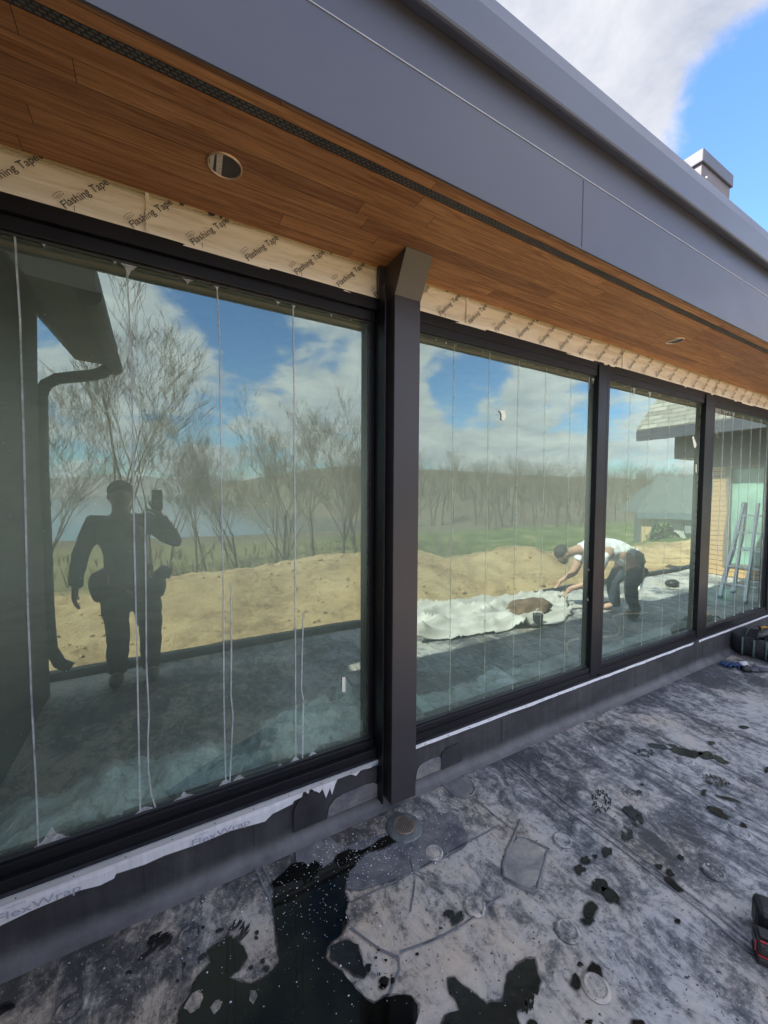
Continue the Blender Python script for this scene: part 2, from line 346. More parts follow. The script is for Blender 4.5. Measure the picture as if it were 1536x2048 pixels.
def mat_glass():
    mt, N, L = newmat('window_glass'); out = N.new('ShaderNodeOutputMaterial')
    gl = N.new('ShaderNodeBsdfGlossy'); gl.inputs['Roughness'].default_value = 0.008; gl.inputs['Color'].default_value = (0.82, 0.99, 0.89, 1)
    tr = N.new('ShaderNodeBsdfTransparent'); tr.inputs['Color'].default_value = (0.92, 1.0, 0.965, 1)
    df = N.new('ShaderNodeBsdfDiffuse')
    co = objco(N)
    # gentle roller-wave in the sheets bends the reflection a little
    w = nz(N, L, mapv(N, L, co, (1.0, 1, 0.7)), 1.5, 2, 0.4); bp = N.new('ShaderNodeBump'); bp.inputs['Strength'].default_value = 0.12; bp.inputs['Distance'].default_value = 0.02
    L.new(w, bp.inputs['Height']); L.new(bp.outputs[0], gl.inputs['Normal'])
    lw_ = N.new('ShaderNodeLayerWeight'); lw_.inputs['Blend'].default_value = 0.5
    fac = mth(N, L, 'MINIMUM', mth(N, L, 'ADD', mth(N, L, 'MULTIPLY', mth(N, L, 'POWER', lw_.outputs['Facing'], 3.0), 0.70), 0.25), 0.92)
    m1 = N.new('ShaderNodeMixShader'); L.new(fac, m1.inputs[0]); L.new(tr.outputs[0], m1.inputs[1]); L.new(gl.outputs[0], m1.inputs[2])
    # film of dust: streaky wipe marks and fine specks; mid-height band paints in haze
    d1 = nz(N, L, mapv(N, L, co, (5, 1, 0.5)), 1.2, 6, 0.6, 0.4); d2 = nz(N, L, mapv(N, L, co, (1, 1, 1), loc=(4, 0, 2)), 0.9, 5, 0.6)
    sp = nz(N, L, co, 130, 2, 0.5)
    sz_ = N.new('ShaderNodeSeparateXYZ'); L.new(co, sz_.inputs[0])
    band = N.new('ShaderNodeMapRange'); band.interpolation_type = 'SMOOTHSTEP'; L.new(mth(N, L, 'ABSOLUTE', mth(N, L, 'SUBTRACT', sz_.outputs[2], 1.55)), band.inputs[0])
    band.inputs[1].default_value = 0.8; band.inputs[2].default_value = 0.1; band.inputs[3].default_value = 0.0; band.inputs[4].default_value = 2.6
    dust = mth(N, L, 'MULTIPLY', mth(N, L, 'ADD', d1, mth(N, L, 'ADD', mth(N, L, 'MULTIPLY', d2, 1.3), band.outputs[0])), 0.07)
    dust = mth(N, L, 'ADD', dust, mth(N, L, 'MULTIPLY', ramp(N, L, sp, [(0.73, (0, 0, 0)), (0.78, (1, 1, 1))]), 0.35))
    df.inputs['Color'].default_value = (0.66, 0.80, 0.64, 1)
    m2 = N.new('ShaderNodeMixShader'); L.new(dust, m2.inputs[0]); L.new(m1.outputs[0], m2.inputs[1]); L.new(df.outputs[0], m2.inputs[2])
    L.new(m2.outputs[0], out.inputs[0]); return mt
M_GLASS = mat_glass()
def mat_film(name, col, alpha, rough=0.4, nscale=(6, 1, 20)):
    mt, N, L = newmat(name); out = N.new('ShaderNodeOutputMaterial'); co = objco(N)
    tr = N.new('ShaderNodeBsdfTransparent'); df = N.new('ShaderNodeBsdfDiffuse'); df.inputs['Color'].default_value = (*col, 1)
    tl = N.new('ShaderNodeBsdfTranslucent'); tl.inputs['Color'].default_value = (*col, 1)
    a0 = N.new('ShaderNodeMixShader'); a0.inputs[0].default_value = 0.35; L.new(df.outputs[0], a0.inputs[1]); L.new(tl.outputs[0], a0.inputs[2])
    n = nz(N, L, mapv(N, L, co, nscale), 2.0, 5, 0.65)
    f = ramp(N, L, n, [(0.3, (alpha*0.35,)*3), (0.6, (alpha,)*3)])
    m1 = N.new('ShaderNodeMixShader'); L.new(f, m1.inputs[0]); L.new(tr.outputs[0], m1.inputs[1]); L.new(a0.outputs[0], m1.inputs[2])
    L.new(m1.outputs[0], out.inputs[0]); return mt
M_SEAMFILM = mat_film('dried_glue_line', (0.85, 0.90, 0.96), 0.8, nscale=(1, 1, 5))
M_SEAMFAINT = mat_film('thin_glue_line', (0.70, 0.80, 0.62), 0.5, nscale=(1, 1, 8))
M_RAG = mat_film('glue_rag', (0.82, 0.84, 0.86), 0.8, nscale=(30, 1, 30))
M_STICKER = simple('pale_sticker', (0.85, 0.88, 0.76), 0.5, var=0.08)
def mat_poly():
    mt, N, L = newmat('clear_poly_sheet'); out = N.new('ShaderNodeOutputMaterial'); co = objco(N)
    tr = N.new('ShaderNodeBsdfTransparent'); tr.inputs['Color'].default_value = (0.95, 1, 0.98, 1)
    b = N.new('ShaderNodeBsdfPrincipled'); b.inputs['Base Color'].default_value = (0.80, 1.0, 0.92, 1); b.inputs['Roughness'].default_value = 0.25
    tl = N.new('ShaderNodeBsdfTranslucent'); tl.inputs['Color'].default_value = (0.80, 1.0, 0.92, 1)
    a0 = N.new('ShaderNodeMixShader'); a0.inputs[0].default_value = 0.22; L.new(b.outputs[0], a0.inputs[1]); L.new(tl.outputs[0], a0.inputs[2])
    wv = nz(N, L, mapv(N, L, co, (1, 1, 1.6), rot=(0, R(35), 0)), 9, 10, 0.72, 0.8)
    rid = mth(N, L, 'ABSOLUTE', mth(N, L, 'SUBTRACT', wv, 0.5))
    f = ramp(N, L, rid, [(0.0, (1.0,)*3), (0.03, (1.0,)*3), (0.07, (0.78,)*3), (0.13, (1.0,)*3)])
    bp = N.new('ShaderNodeBump'); bp.inputs['Strength'].default_value = 1.0; bp.inputs['Distance'].default_value = 0.05; L.new(wv, bp.inputs['Height']); L.new(bp.outputs[0], b.inputs['Normal'])
    m1 = N.new('ShaderNodeMixShader'); L.new(f, m1.inputs[0]); L.new(tr.outputs[0], m1.inputs[1]); L.new(a0.outputs[0], m1.inputs[2])
    L.new(m1.outputs[0], out.inputs[0]); return mt
M_POLY = mat_poly()
M_DAMP = mat_film('damp_membrane', (0.05, 0.05, 0.055), 0.7, nscale=(22, 22, 1))
def mat_water(name, col, rough=0.03):
    mt, N, L = newmat(name); b = bsdf(N, L, Roughness=rough); b.inputs['Base Color'].default_value = (*col, 1); b.inputs['IOR'].default_value = 1.33
    co = objco(N); n = nz(N, L, co, 5, 3); bump(N, L, b, n, 0.08, 0.01); return mt
def mat_puddle():
    mt, N, L = newmat('standing_water'); b = bsdf(N, L, Roughness=0.04); b.inputs['IOR'].default_value = 1.33
    co = objco(N); n = nz(N, L, co, 1.6, 6, 0.6, 0.5)
    L.new(ramp(N, L, n, [(0.42, (0.002, 0.002, 0.002)), (0.64, (0.013, 0.014, 0.010))]), b.inputs['Base Color'])
    bump(N, L, b, nz(N, L, co, 7, 3), 0.05, 0.01); return mt
M_PUDDLE = mat_puddle()
def mat_wet():
    mt, N, L = newmat('wet_membrane'); b = bsdf(N, L, Roughness=0.18); co = objco(N); n = nz(N, L, co, 40, 6, 0.7)
    L.new(ramp(N, L, n, [(0.4, (0.004, 0.0045, 0.005)), (0.75, (0.022, 0.021, 0.021))]), b.inputs['Base Color']); bump(N, L, b, n, 0.3, 0.003); return mt
M_WET = mat_wet()
M_DROP = simple('water_bead', (0.75, 0.78, 0.85), 0.15, var=0.05)
M_INT = simple('interior_drywall', (0.20, 0.22, 0.20), 0.9, var=0.2, scale=2)
M_INTFLOOR = simple('interior_subfloor', (0.09, 0.12, 0.11), 0.8, var=0.3, scale=3)
M_WOODRAW = simple('raw_lumber', (0.45, 0.36, 0.22), 0.7, var=0.25, scale=5, stretch=(1, 6, 6))
M_SKIN = simple('skin', (0.50, 0.30, 0.22), 0.5, var=0.08)
M_DARKCLOTH = simple('dark_work_cloth', (0.05, 0.052, 0.056), 0.9, var=0.3, bst=0.4)
M_WHITECLOTH = simple('white_cotton', (0.62, 0.62, 0.63), 0.85, var=0.06, bst=0.4)
M_NAVY = simple('navy_trousers', (0.03, 0.045, 0.075), 0.9, var=0.3, bst=0.4)
M_HAIR = simple('dark_hair', (0.02, 0.016, 0.013), 0.7, var=0.4, scale=40, bst=0.5)
M_ALU = simple('brushed_aluminium', (0.86, 0.88, 0.90), 0.45, metal=0.1, var=0.1)
M_RED = simple('red_plastic', (0.42, 0.02, 0.03), 0.4, var=0.1)
M_YELLOW = simple('yellow_plastic', (0.75, 0.38, 0.03), 0.4, var=0.1)
M_BLUEGLOVE = simple('blue_glove_cloth', (0.02, 0.05, 0.13), 0.8, var=0.4, scale=30, bst=0.5)
M_GREENTRIM = simple('grey_green_webbing', (0.08, 0.13, 0.12), 0.8, var=0.2)

# ------------------------------------------------------------------ THE HOUSE
XL, XR = -6.0, 14.0
house = empty('house', (0, 0, 0), 0, 'long low house with black framed windows, timber soffit and dark metal roof edge', 'house')
SOF = 2.705
# curb below the windows, with a soft cove where it meets the deck
mb = MB()
prof = [(0.10, 0.248), (-0.020, 0.248), (-0.020, 0.055)]
for k in range(1, 7):
    a = math.pi/2*k/7; prof.append((-0.020-0.055*(1-math.cos(a)), 0.055*(1-math.sin(a))))
prof += [(-0.078, -0.004), (-0.078, -0.1), (0.10, -0.1)]
mb.extr(prof, XL, XR); curb = mb.build('curb', M_CURB, house, smooth=False)
for p in curb.data.polygons: p.use_smooth = abs(p.normal.x) < 0.5
curb.data.set_sharp_from_angle(angle=R(35)) if hasattr(curb.data, 'set_sharp_from_angle') else None
# soffit boards in two runs with the vent strip between
for (ya, yb, nm) in ((-0.498, 0.0, 'soffit'), (-0.596, -0.538, 'soffit')):
    MB().box(XL, XR, ya, yb, SOF, SOF+0.02).build(nm, M_SOFFIT, house)
vent = MB().box(XL, XR, -0.538, -0.498, SOF+0.004, SOF+0.02).build('vent_strip', M_VENT, house)
mb = MB()
x = -1.0
while x < 7.5:
    for r_ in range(3):
        xx = x+(0.009 if r_ % 2 else 0); yy = -0.531+r_*0.0105
        mb.box(xx, xx+0.011, yy, yy+0.004, SOF+0.0015, SOF+0.005)
    x += 0.018
mb.build('vent_slots', M_VENTHOLE, vent)
# fascia and roof edge
YF = -0.604
mb = MB(); mb.extr([(YF+0.008, SOF-0.008), (YF-0.002, SOF-0.010), (YF-0.002, 3.000), (YF+0.006, 3.004), (YF+0.006, 3.30), (YF+0.03, 3.30), (YF+0.03, SOF+0.03), (YF+0.008, SOF+0.03)], XL, XR)
fascia = mb.build('fascia', M_FASCIA, house)
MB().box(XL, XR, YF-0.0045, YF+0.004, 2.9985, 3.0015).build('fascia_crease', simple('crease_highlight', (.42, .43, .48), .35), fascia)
MB().box(1.655, 1.658, YF-0.0032, YF, SOF, 2.990).build('panel_joint', M_BLACK, fascia)
mb = MB(); mb.extr([(YF-0.046, 3.165), (YF-0.050, 3.172), (YF-0.062, 3.285), (YF-0.055, 3.289), (YF-0.045, 3.300), (YF-0.035, 3.372), (YF-0.028, 3.378), (YF+0.06, 3.395), (YF+0.06, 3.30), (YF+0.005, 3.30), (YF+0.005, 3.185), (YF-0.036, 3.165)], XL, XR)
edge = mb.build('roof_edge', M_GUTTER, house, bevel=0.002)
MB().box(XL, XR, YF-0.0505, YF-0.046, 3.2915, 3.297).build('drip_line', M_BLACK, edge)
for px, py in ((1363, 340), (1413, 355), (1398, 370)):
    c = Wl(px, py, YF-0.055); MB().ell(c, (0.006, 0.004, 0.006), 8).build('screw', M_ALU, edge)
mb = MB().extr([(YF+0.03, 3.30), (YF+0.06, 3.38), (4.0, 3.75), (8.2, 3.75), (8.2, 3.40), (YF+0.03, 3.27)], XL, XR); mb.build('roof', M_FASCIA, house)
MB().box(XL, XR, YF+0.03, 8.2, SOF+0.03, SOF+0.06).build('ceiling', M_INT, house)
# chimney
ch = MB().box(5.20, 5.90, 0.44, 1.15, 3.2, 5.22).build('chimney', simple('chimney_panel', (0.16, 0.14, 0.15), 0.6, var=0.15), house)
MB().box(5.175, 5.925, 0.415, 1.175, 5.22, 5.36).build('chimney_cap', M_FASCIA, ch, bevel=0.01)
# wall band with flashing tape above the windows
HEAD = 2.562
MB().box(XL, XR, 0.012, 0.12, HEAD-0.03, SOF+0.02).build('wall', M_INT, house)
def wavy_band(x0, x1, z0, z1, y, amp, n, m_=6):
    mb = MB(); vs = []; fs = []
    for i in range(n+1):
        x = x0+(x1-x0)*i/n
        for j in range(m_+1):
            z = z0+(z1-z0)*j/m_
            d = amp*noise.noise(Vector((x*2.2, z*22, 3)))+amp*0.5*noise.noise(Vector((x*9, z*30, 7)))
            vs.append((x, y+d, z))
    for i in range(n):
        for j in range(m_): a = i*(m_+1)+j; fs.append((a, a+m_+1, a+m_+2, a+1))
    return mb.add(vs, fs)
tape = wavy_band(XL, 7.5, HEAD-0.01, SOF-0.002, 0.0015, 0.0052, 420).build('flashing_tape', M_TAPE, house, smooth=True)
sm = tape.modifiers.new('solid', 'SOLIDIFY'); sm.thickness = 0.001; sm.offset = 1 if False else -1
MB().box(XL, 7.5, -0.004, 0.004, SOF-0.007, SOF).build('tape_edge', M_WOODRAW, house)

def text_mesh(body, size, extrude=0.0):
    cu = bpy.data.curves.new('t', 'FONT'); cu.body = body; cu.size = size; cu.extrude = extrude; cu.resolution_u = 3
    o = bpy.data.objects.new('t', cu); COL.objects.link(o)
    dg = bpy.context.evaluated_depsgraph_get(); me = bpy.data.meshes.new_from_object(o.evaluated_get(dg))
    bpy.data.objects.remove(o); return me
def text_pts(body, size):
    me = text_mesh(body, size); v = [tuple(q.co) for q in me.vertices]; f = [tuple(p.vertices) for p in me.polygons]
    bpy.data.meshes.remove(me); return v, f
tv, tf = text_pts('Flashing Tape', 0.036)
wt = max(v[0] for v in tv); sc = 0.186/wt; tv = [(v[0]*sc, v[1]*sc*1.0) for v in tv]
dv, df_ = text_pts('DUPONT', 0.0056); wd = max(v[0] for v in dv)
mb = MB(); c45 = math.sqrt(0.5)
def put(vs, fs, ox, oz, y=-0.0055):
    mb.add([(ox+(a-b)*c45, y, oz+(a+b)*c45) for a, b in vs], fs)
x = -0.262-0.2*8
while x < 6.9:
    jx = 0.006*math.sin(x*37); jr = 1+0.03*math.sin(x*53)
    put([(a*jr, b*(2-jr)+0.0012*math.sin(a*90+x*31)) for a, b in tv], tf, x+0.006+jx, HEAD-0.002)
    # small oval emblem above the first letters
    ox, oz = x-0.010, 2.600
    put([(v[0]*0.85-wd*0.42, v[1]*0.9-0.003) for v in dv], df_, ox, oz)
    ring = []; n = 20
    for k in range(n):
        a = 2*math.pi*k/n; ring.append((0.021*math.cos(a), 0.0075*math.sin(a)))
    for k in range(n):
        a = 2*math.pi*k/n; ring.append((0.0195*math.cos(a), 0.0063*math.sin(a)))
    put(ring, [(k, (k+1) % n, n+(k+1) % n, n+k) for k in range(n) if k % 10 not in (0, 9)], ox, oz)
    x += 0.2
x = -0.43-0.2
while x < 6.9:
    mb.box(x, x+0.0018, -0.0056, -0.0052, HEAD, HEAD+0.018); x += 0.4
mb.build('lettering', M_INK, tape)

for xx, ww in ((-0.315, .014), (0.10, .018), (0.205, .03), (0.24, .012), (0.71, .010), (1.38, .010), (2.10, .02), (3.4, .03)):
    rnd = random.Random(int(xx*100)); pts = [(xx-ww/2, -0.0062, SOF)]+[(xx-ww/2+ww*t, -0.0062, SOF-rnd.uniform(.004, .013)) for t in (.25, .5, .75)]+[(xx+ww/2, -0.0062, SOF)]
    MB().prism(pts, (0, 0.001, 0)).build('torn_nick', M_INK, tape)
for xx in (-0.02, 1.52, 3.05, 4.6): MB().box(xx, xx+0.012, -0.0052, -0.002, HEAD, SOF-0.003).build('tape_overlap', M_TAPE, tape, bevel=0.0008)
# windows ------------------------------------------------------------
GY = 0.05
Z0, Z1 = 0.328, 2.458
def seam_strip(mbx, pts, w):
    pts = [Vector(p) for p in pts]
    vs = []
    for p in pts: vs += [(p.x-w/2, p.y, p.z), (p.x+w/2, p.y, p.z)]
    mbx.add(vs, [(2*i, 2*i+1, 2*i+3, 2*i+2) for i in range(len(pts)-1)])
def window(x0, x1, lab, gy=0.05):
    w = empty('window', (x0, 0, Z0)); w.parent = house; w['label'] = lab
    def bl(mb, n, m_, **k):
        o = mb.build(n, m_, None, **k); o.parent = w; o.matrix_parent_inverse = Matrix.Translation(-Vector((x0, 0, Z0))); return o
    fo = 0.055
    mb = MB()
    # head and sill: outer face, inner step
    mb.box(x0-fo, x1+fo, 0.0, 0.10, Z1+0.048, HEAD); mb.box(x0-0.02, x1+0.02, gy-.028, 0.10, Z1, Z1+0.048)
    mb.box(x0-fo, x1+fo, -0.006, 0.10, 0.248, 0.292); mb.box(x0-0.02, x1+0.02, gy-.032, 0.10, 0.292, Z0)
    # jambs
    for s, xa in ((-1, x0), (1, x1)):
        mb.box(min(xa, xa+s*0.022), max(xa, xa+s*0.022), gy-.02, 0.10, Z0, Z1)
        mb.box(min(xa+s*0.022, xa+s*fo), max(xa+s*0.022, xa+s*fo), gy-.036 if gy < .04 else 0.0, 0.10, 0.292, Z1+0.048)
    bl(mb, 'frame', M_FRAME, bevel=0.0025)
    mb = MB(); mb.box(x0, x1, gy-.012, gy-.005, Z0, Z0+0.008); mb.box(x0, x1, gy-.012, gy-.005, Z1-0.007, Z1)
    mb.box(x0, x0+0.006, gy-.012, gy-.005, Z0+0.008, Z1-0.007); mb.box(x1-0.006, x1, gy-.012, gy-.005, Z0+0.008, Z1-0.007)
    bl(mb, 'glazing_bead', M_FRAME2)
    mb = MB(); mb.add([(x0, gy, Z0), (x1, gy, Z0), (x1, gy, Z1), (x0, gy, Z1)], [(0, 1, 2, 3)])
    bl(mb, 'pane', M_GLASS)
    return w, bl
w1, bl1 = window(-1.6, 0.935, 'nearest and largest window, left of the dark column, with plastic heaped behind its glass')
w2, bl2 = window(1.215, 2.775, 'window just right of the dark column, reflecting the bending man', .03)
w3, bl3 = window(2.925, 4.46, 'third window from the left, reflecting the shingled roof', .03)
w4, bl4 = window(4.62, 6.06, 'fourth window from the left, reflecting the ladder, white blobs along its sill', .03)
w5, bl5 = window(6.24, 7.60, 'farthest window, beyond the ladder reflection', .03)
# heavy cover posts between the windows
for xa, xb in ((2.757, 2.862), (4.40, 4.558), (6.085, 6.17)):
    MB().box(xa, xb, -0.011, 0.03, 0.262, HEAD-0.02).build('mullion', M_FRAME, house, bevel=0.003)
MB().box(7.7, XR, 0.0, 0.1, 0.248, HEAD).build('wall', M_FASCIA, house)
MB().box(XL, -1.66, 0.0, 0.1, 0.248, HEAD).build('wall', M_FASCIA, house)
MB().box(0.992, 1.16, 0.0, 0.1, 0.248, HEAD).build('wall', M_FRAME, house)

# dried glue lines on the glass
YG = GY-0.004
def polyline(pxs, y=YG, jitter=0.0015, step=0.05, seed=0):
    P = [Wl(a, b, y) for a, b in pxs]; out = []; rnd = random.Random(seed)
    for a, b in zip(P[:-1], P[1:]):
        n = max(1, int((b-a).length/step))
        for i in range(n):
            p = a.lerp(b, i/n); out.append(Vector((p.x+rnd.uniform(-jitter, jitter), y, p.z)))
    out.append(P[-1]); 
    for p in out: p.z = min(max(p.z, Z0+0.001), Z1-0.001)
    return out
L1 = [([(28, 447), (40, 640), (48, 900), (55, 1200), (63, 1400), (72, 1570), (77, 1700)], .0056),
      ([(253, 525), (262, 700), (266, 900), (269, 1100), (275, 1350), (281, 1645)], .0056),
      ([(290, 1020), (292, 1200), (293, 1330), (298, 1430), (296, 1480), (297, 1540), (303, 1590), (312, 1625)], .0055),
      ([(433, 548), (440, 700), (442, 900), (447, 1200), (448, 1400), (452, 1585)], .0056),
      ([(462, 1165), (463, 1300), (462, 1390), (466, 1430), (464, 1480), (459, 1580)], .0058),
      ([(586, 585), (589, 800), (590, 1000), (591, 1300), (592, 1540)], .0056),
      ([(607, 1225), (605, 1290), (603, 1380), (607, 1400), (605, 1533)], .006)]
for i, (pl, wd_) in enumerate(L1):
    mb = MB(); seam_strip(mb, polyline(pl, seed=i, jitter=0.0002), wd_)
    bl1(mb, 'glue_line', M_SEAMFILM)
YG = .026
for i, px in enumerate((905, 975, 1033, 1087, 1137)):
    p = Wl(px, 1000, YG); mb = MB(); seam_strip(mb, [(p.x, YG, Z0+0.01+(Z1-Z0-0.02)*k/30) for k in range(31)], 0.0055); bl2(mb, 'glue_line', M_SEAMFAINT)
for i, px in enumerate((1255, 1293, 1333, 1367, 1394)):
    p = Wl(px, 1000, YG); mb = MB(); seam_strip(mb, [(p.x, YG, Z0+0.01+(Z1-Z0-0.02)*k/30) for k in range(31)], 0.0065); bl3(mb, 'glue_line', M_SEAMFAINT)
def rag(blf, x, z, w, h, up, seed):
    mbx = MB(); YG = 0.046 if blf is bl1 else 0.026
    rnd = random.Random(seed); n = 7; top = []; 
    vs = [(x-w/2, YG-0.001, z)]
    for k in range(n):
        t = (k+1)/(n+1); hh = h*(1-abs(2*t-1))**1.6*rnd.uniform(0.6, 1.1)
        vs.append((x-w/2+w*t, YG-0.001, z+up*hh))
    vs.append((x+w/2, YG-0.001, z))
    mbx.add(vs, [tuple(range(len(vs)))]); blf(mbx, 'glue_blob', M_RAG)
for i, px in enumerate((1434, 1452, 1471, 1489, 1507, 1521)):
    p = Wl(px, 1165, YG); mb = MB(); seam_strip(mb, [(p.x, YG, Z0+0.01+(Z1-Z0-0.02)*k/30) for k in range(31)], 0.010); bl4(mb, 'glue_line', M_SEAMFILM)
mb = MB()
for i, px in enumerate((1434, 1452, 1471, 1489, 1507, 1521)):
    rag(bl4, Wl(px, 1165, YG).x, Z0+0.008, 0.05, 0.05, 1, i)
rnd = random.Random(5)
for k in range(26): rag(bl4, rnd.uniform(4.62, 5.1), Z1-0.008, rnd.uniform(.01, .05), rnd.uniform(.02, .10), -1, k+40)
for k in range(7):
    mb = MB(); xx = 4.62+0.02*k; seam_strip(mb, [(xx+0.01*math.sin(j*0.9+k)+0.012*j, YG-0.001, Z1-0.01-0.035*j) for j in range(rnd.randint(4, 9))], 0.006); bl4(mb, 'glue_strand', M_RAG)
mb = MB()
YG = .046
for px, w_, h_ in ((88, .02, .012), (230, .02, .012), (257, .06, .05), (375, .05, .022), (433, .03, .018), (556, .035, .016), (588, .03, .015), (662, .02, .012), (702, .01, .008)):
    rag(bl1, Wl(px, 460+px*0.262, YG).x, Z1-0.006, w_, h_, -1, px)
for px, py, w_, h_ in ((105, 1700, .11, .055), (290, 1640, .08, .03), (368, 1618, .09, .03), (450, 1588, .06, .03), (478, 1576, .06, .035), (590, 1540, .06, .03), (625, 1530, .05, .03), (560, 1550, .03, .012)):
    rag(bl1, Wl(px, py, YG).x, Z0+0.007, w_, h_, 1, px)
mb = MB()
YG = .026
for px, w_, h_ in ((872, .015, .008), (892, .006, .03), (912, .004, .02), (965, .004, .03), (1068, .012, .01), (1115, .015, .012), (1188, .04, .05), (1180, .01, .12)):
    rag(bl2, min(Wl(px, 700, YG).x, 2.75), Z1-0.012, w_, h_, -1, px)
mb = MB()
for px, w_, h_ in ((1250, .10, .006), (1268, .05, .07), (1300, .05, .08), (1320, .05, .01), (1350, .14, .006), (1385, .14, .006)):
    rag(bl3, Wl(px, 780, YG).x, Z1-0.012, w_, h_, -1, px)
def sticker(blf, pts, name='sticker'):
    YG = 0.046 if blf is bl1 else 0.026; mb = MB(); mb.prism([Wl(a, b, YG-0.001) for a, b in pts], (0, -0.0006, 0)); blf(mb, name, M_STICKER)
sticker(bl1, [(684, 1354), (691, 1354), (691, 1384), (684, 1384)])
sticker(bl2, [(998, 821), (1010, 820), (1012, 834), (1008, 841), (1003, 840), (1003, 828)])
sticker(bl3, [(1384, 874), (1387, 872), (1393, 889), (1391, 896), (1388, 895)])
sticker(bl3, [(1391, 929), (1393, 929), (1393, 945), (1391, 945)])
# wavy torn glue on the post side of window two
for px, py, w_, h_ in ((1179, 1140, .03, .03), (1178, 1200, .04, .06), (1178, 1225, .03, .01)):
    mb = MB(); p = Wl(px, py, YG); mb.prism([(p.x-w_/2, YG-.001, p.z), (p.x, YG-.001, p.z+h_), (p.x+w_/3, YG-.001, p.z+h_*.3), (p.x+w_/5, YG-.001, p.z-h_*.5)], (0, -.001, 0)); bl2(mb, 'glue_chip', M_STICKER)

# column with angled head ------------------------------------------------
mb = MB(); cx0, cx1 = 0.983, 1.128; cyf = -0.12
mb.box(cx0, cx1, cyf, -0.002, 0.058, 2.536)
column = mb.build('column', M_COLUMN, house, bevel=0.002)
pr = [(cyf, 2.536), (cyf-0.098, SOF-0.001), (-0.012, SOF-0.001), (-0.012, 2.536)]
MB().extr(pr, cx0-0.001, cx1+0.001).build('bracket', M_BRACKET, column, bevel=0.0015)
MB().box(0.955, 0.962, -0.075, -0.002, 0.045, 2.60).build('side_flange', M_FRAME, column)
MB().box(0.962, 0.9825, -0.022, -0.004, 0.055, 2.60).build('channel', M_FRAME, column)
MB().box(0.948, 1.0, -0.03, -0.0065, HEAD-0.01, SOF-0.002).build('head_cheek', M_COLUMN, column)

# white membrane strip below the near window (torn lower edge)
top = [(0, 1797), (760, 1519)]
low = [(0, 1852), (60, 1823), (100, 1806), (160, 1781), (200, 1771), (228, 1757), (232, 1748), (290, 1729), (330, 1711), (400, 1687), (460, 1662), (520, 1646), (530, 1643), (545, 1628), (585, 1608), (588, 1602), (604, 1594), (607, 1578), (617, 1590), (620, 1574), (636, 1590), (645, 1578), (652, 1596), (660, 1576), (664, 1590), (670, 1570), (676, 1556), (690, 1551), (704, 1549), (712, 1552), (722, 1540), (740, 1536), (757, 1527)]
yw = -0.026
lowp = [Wl(a, b, yw) for a, b in low]
mb = MB(); pts = []
x = -1.5
pre = []
while x < lowp[0].x-0.02: pre.append(Vector((x, yw, 0.125+0.006*math.sin(x*21)))); x += 0.04
lowp = pre+lowp
vs = []; 
for p in lowp: vs += [(p.x, yw, max(p.z, 0.10)), (p.x, yw-0.003+0.004*noise.noise(Vector((p.x*25, 0, 0))), (max(p.z, 0.1)+0.245)/2), (p.x, yw, 0.247)]
fs = []
for i in range(len(lowp)-1):
    if lowp[i+1].x <= lowp[i].x: continue
    fs += [(3*i, 3*i+3, 3*i+4, 3*i+1), (3*i+1, 3*i+4, 3*i+5, 3*i+2)]
mb.add(vs, fs); strip = mb.build('sill_membrane', M_WHITE, house)
sl = strip.modifiers.new('s', 'SOLIDIFY'); sl.thickness = 0.0015
MB().box(-1.5, 0.985, yw-0.006, yw-0.002, 0.228, 0.2475).build('termination_bar', simple('grey_bar', (0.5, 0.5, 0.52), 0.5), strip)
fv, ff = text_pts('FlexWrap', 0.062)
wf = max(v[0] for v in fv)
mb = MB()
def flat_text(vs, fs, x, z, sx, sz, y): mb.add([(x+v[0]*sx, y, z+v[1]*sz) for v in vs], fs)
for xs in (-0.49, 0.095):
    mb = MB(); flat_text(fv, ff, xs, 0.176, 0.23/wf, 0.62, yw-0.0056); mb.build('lettering', M_INKGREY, strip)
mb = MB()
dv2, df2 = text_pts('DUPONT', 0.012)
for xs in (-0.46, 0.11):
    mb = MB(); flat_text(dv2, df2, xs, 0.210, 1, .8, yw-0.0056); mb.build('lettering', M_INKGREY, strip)
mb = MB(); fv2, ff2 = text_pts('Tape', 0.028)
mb.add([(0.975-v[0], yw-0.0085, 0.236-v[1]*0.9) for v in fv2], ff2); mb.build('lettering', M_INKTEAL, strip)
for xs in np.arange(-0.9, 0.95, 0.155): MB().ell((xs, yw-0.006, 0.238), (0.0025, 0.002, 0.0025), 6).build('rivet', M_BLACK, strip)
# black torn strip right end below it and narrow white bar under the other windows
vs = []; fs = []; n = 120; xs = np.linspace(1.16, 7.5, n)
for i, xx in enumerate(xs):
    wv = 0.006*noise.noise(Vector((xx*4.5, 1, 0)))+0.003*noise.noise(Vector((xx*14, 2, 0)))
    gap = 1 if 4.30 < xx < 4.36 else 0
    t = 0.252-0.006; vs += [(xx, -0.0265, 0.231+wv-(-0.004 if gap else 0.004)), (xx, -0.0265, t+wv*0.4)]
for i in range(n-1):
    if not (4.27 < xs[i] < 4.38): fs.append((2*i, 2*i+2, 2*i+3, 2*i+1))
bar = MB().add(vs, fs).build('sill_membrane', M_WHITE, house); sl = bar.modifiers.new('s', 'SOLIDIFY'); sl.thickness = 0.003
for xx in np.arange(1.25, 5.5, 0.16): MB().ell((xx, -0.030, 0.238), (0.003, 0.002, 0.003), 6).build('rivet', M_BLACK, bar)

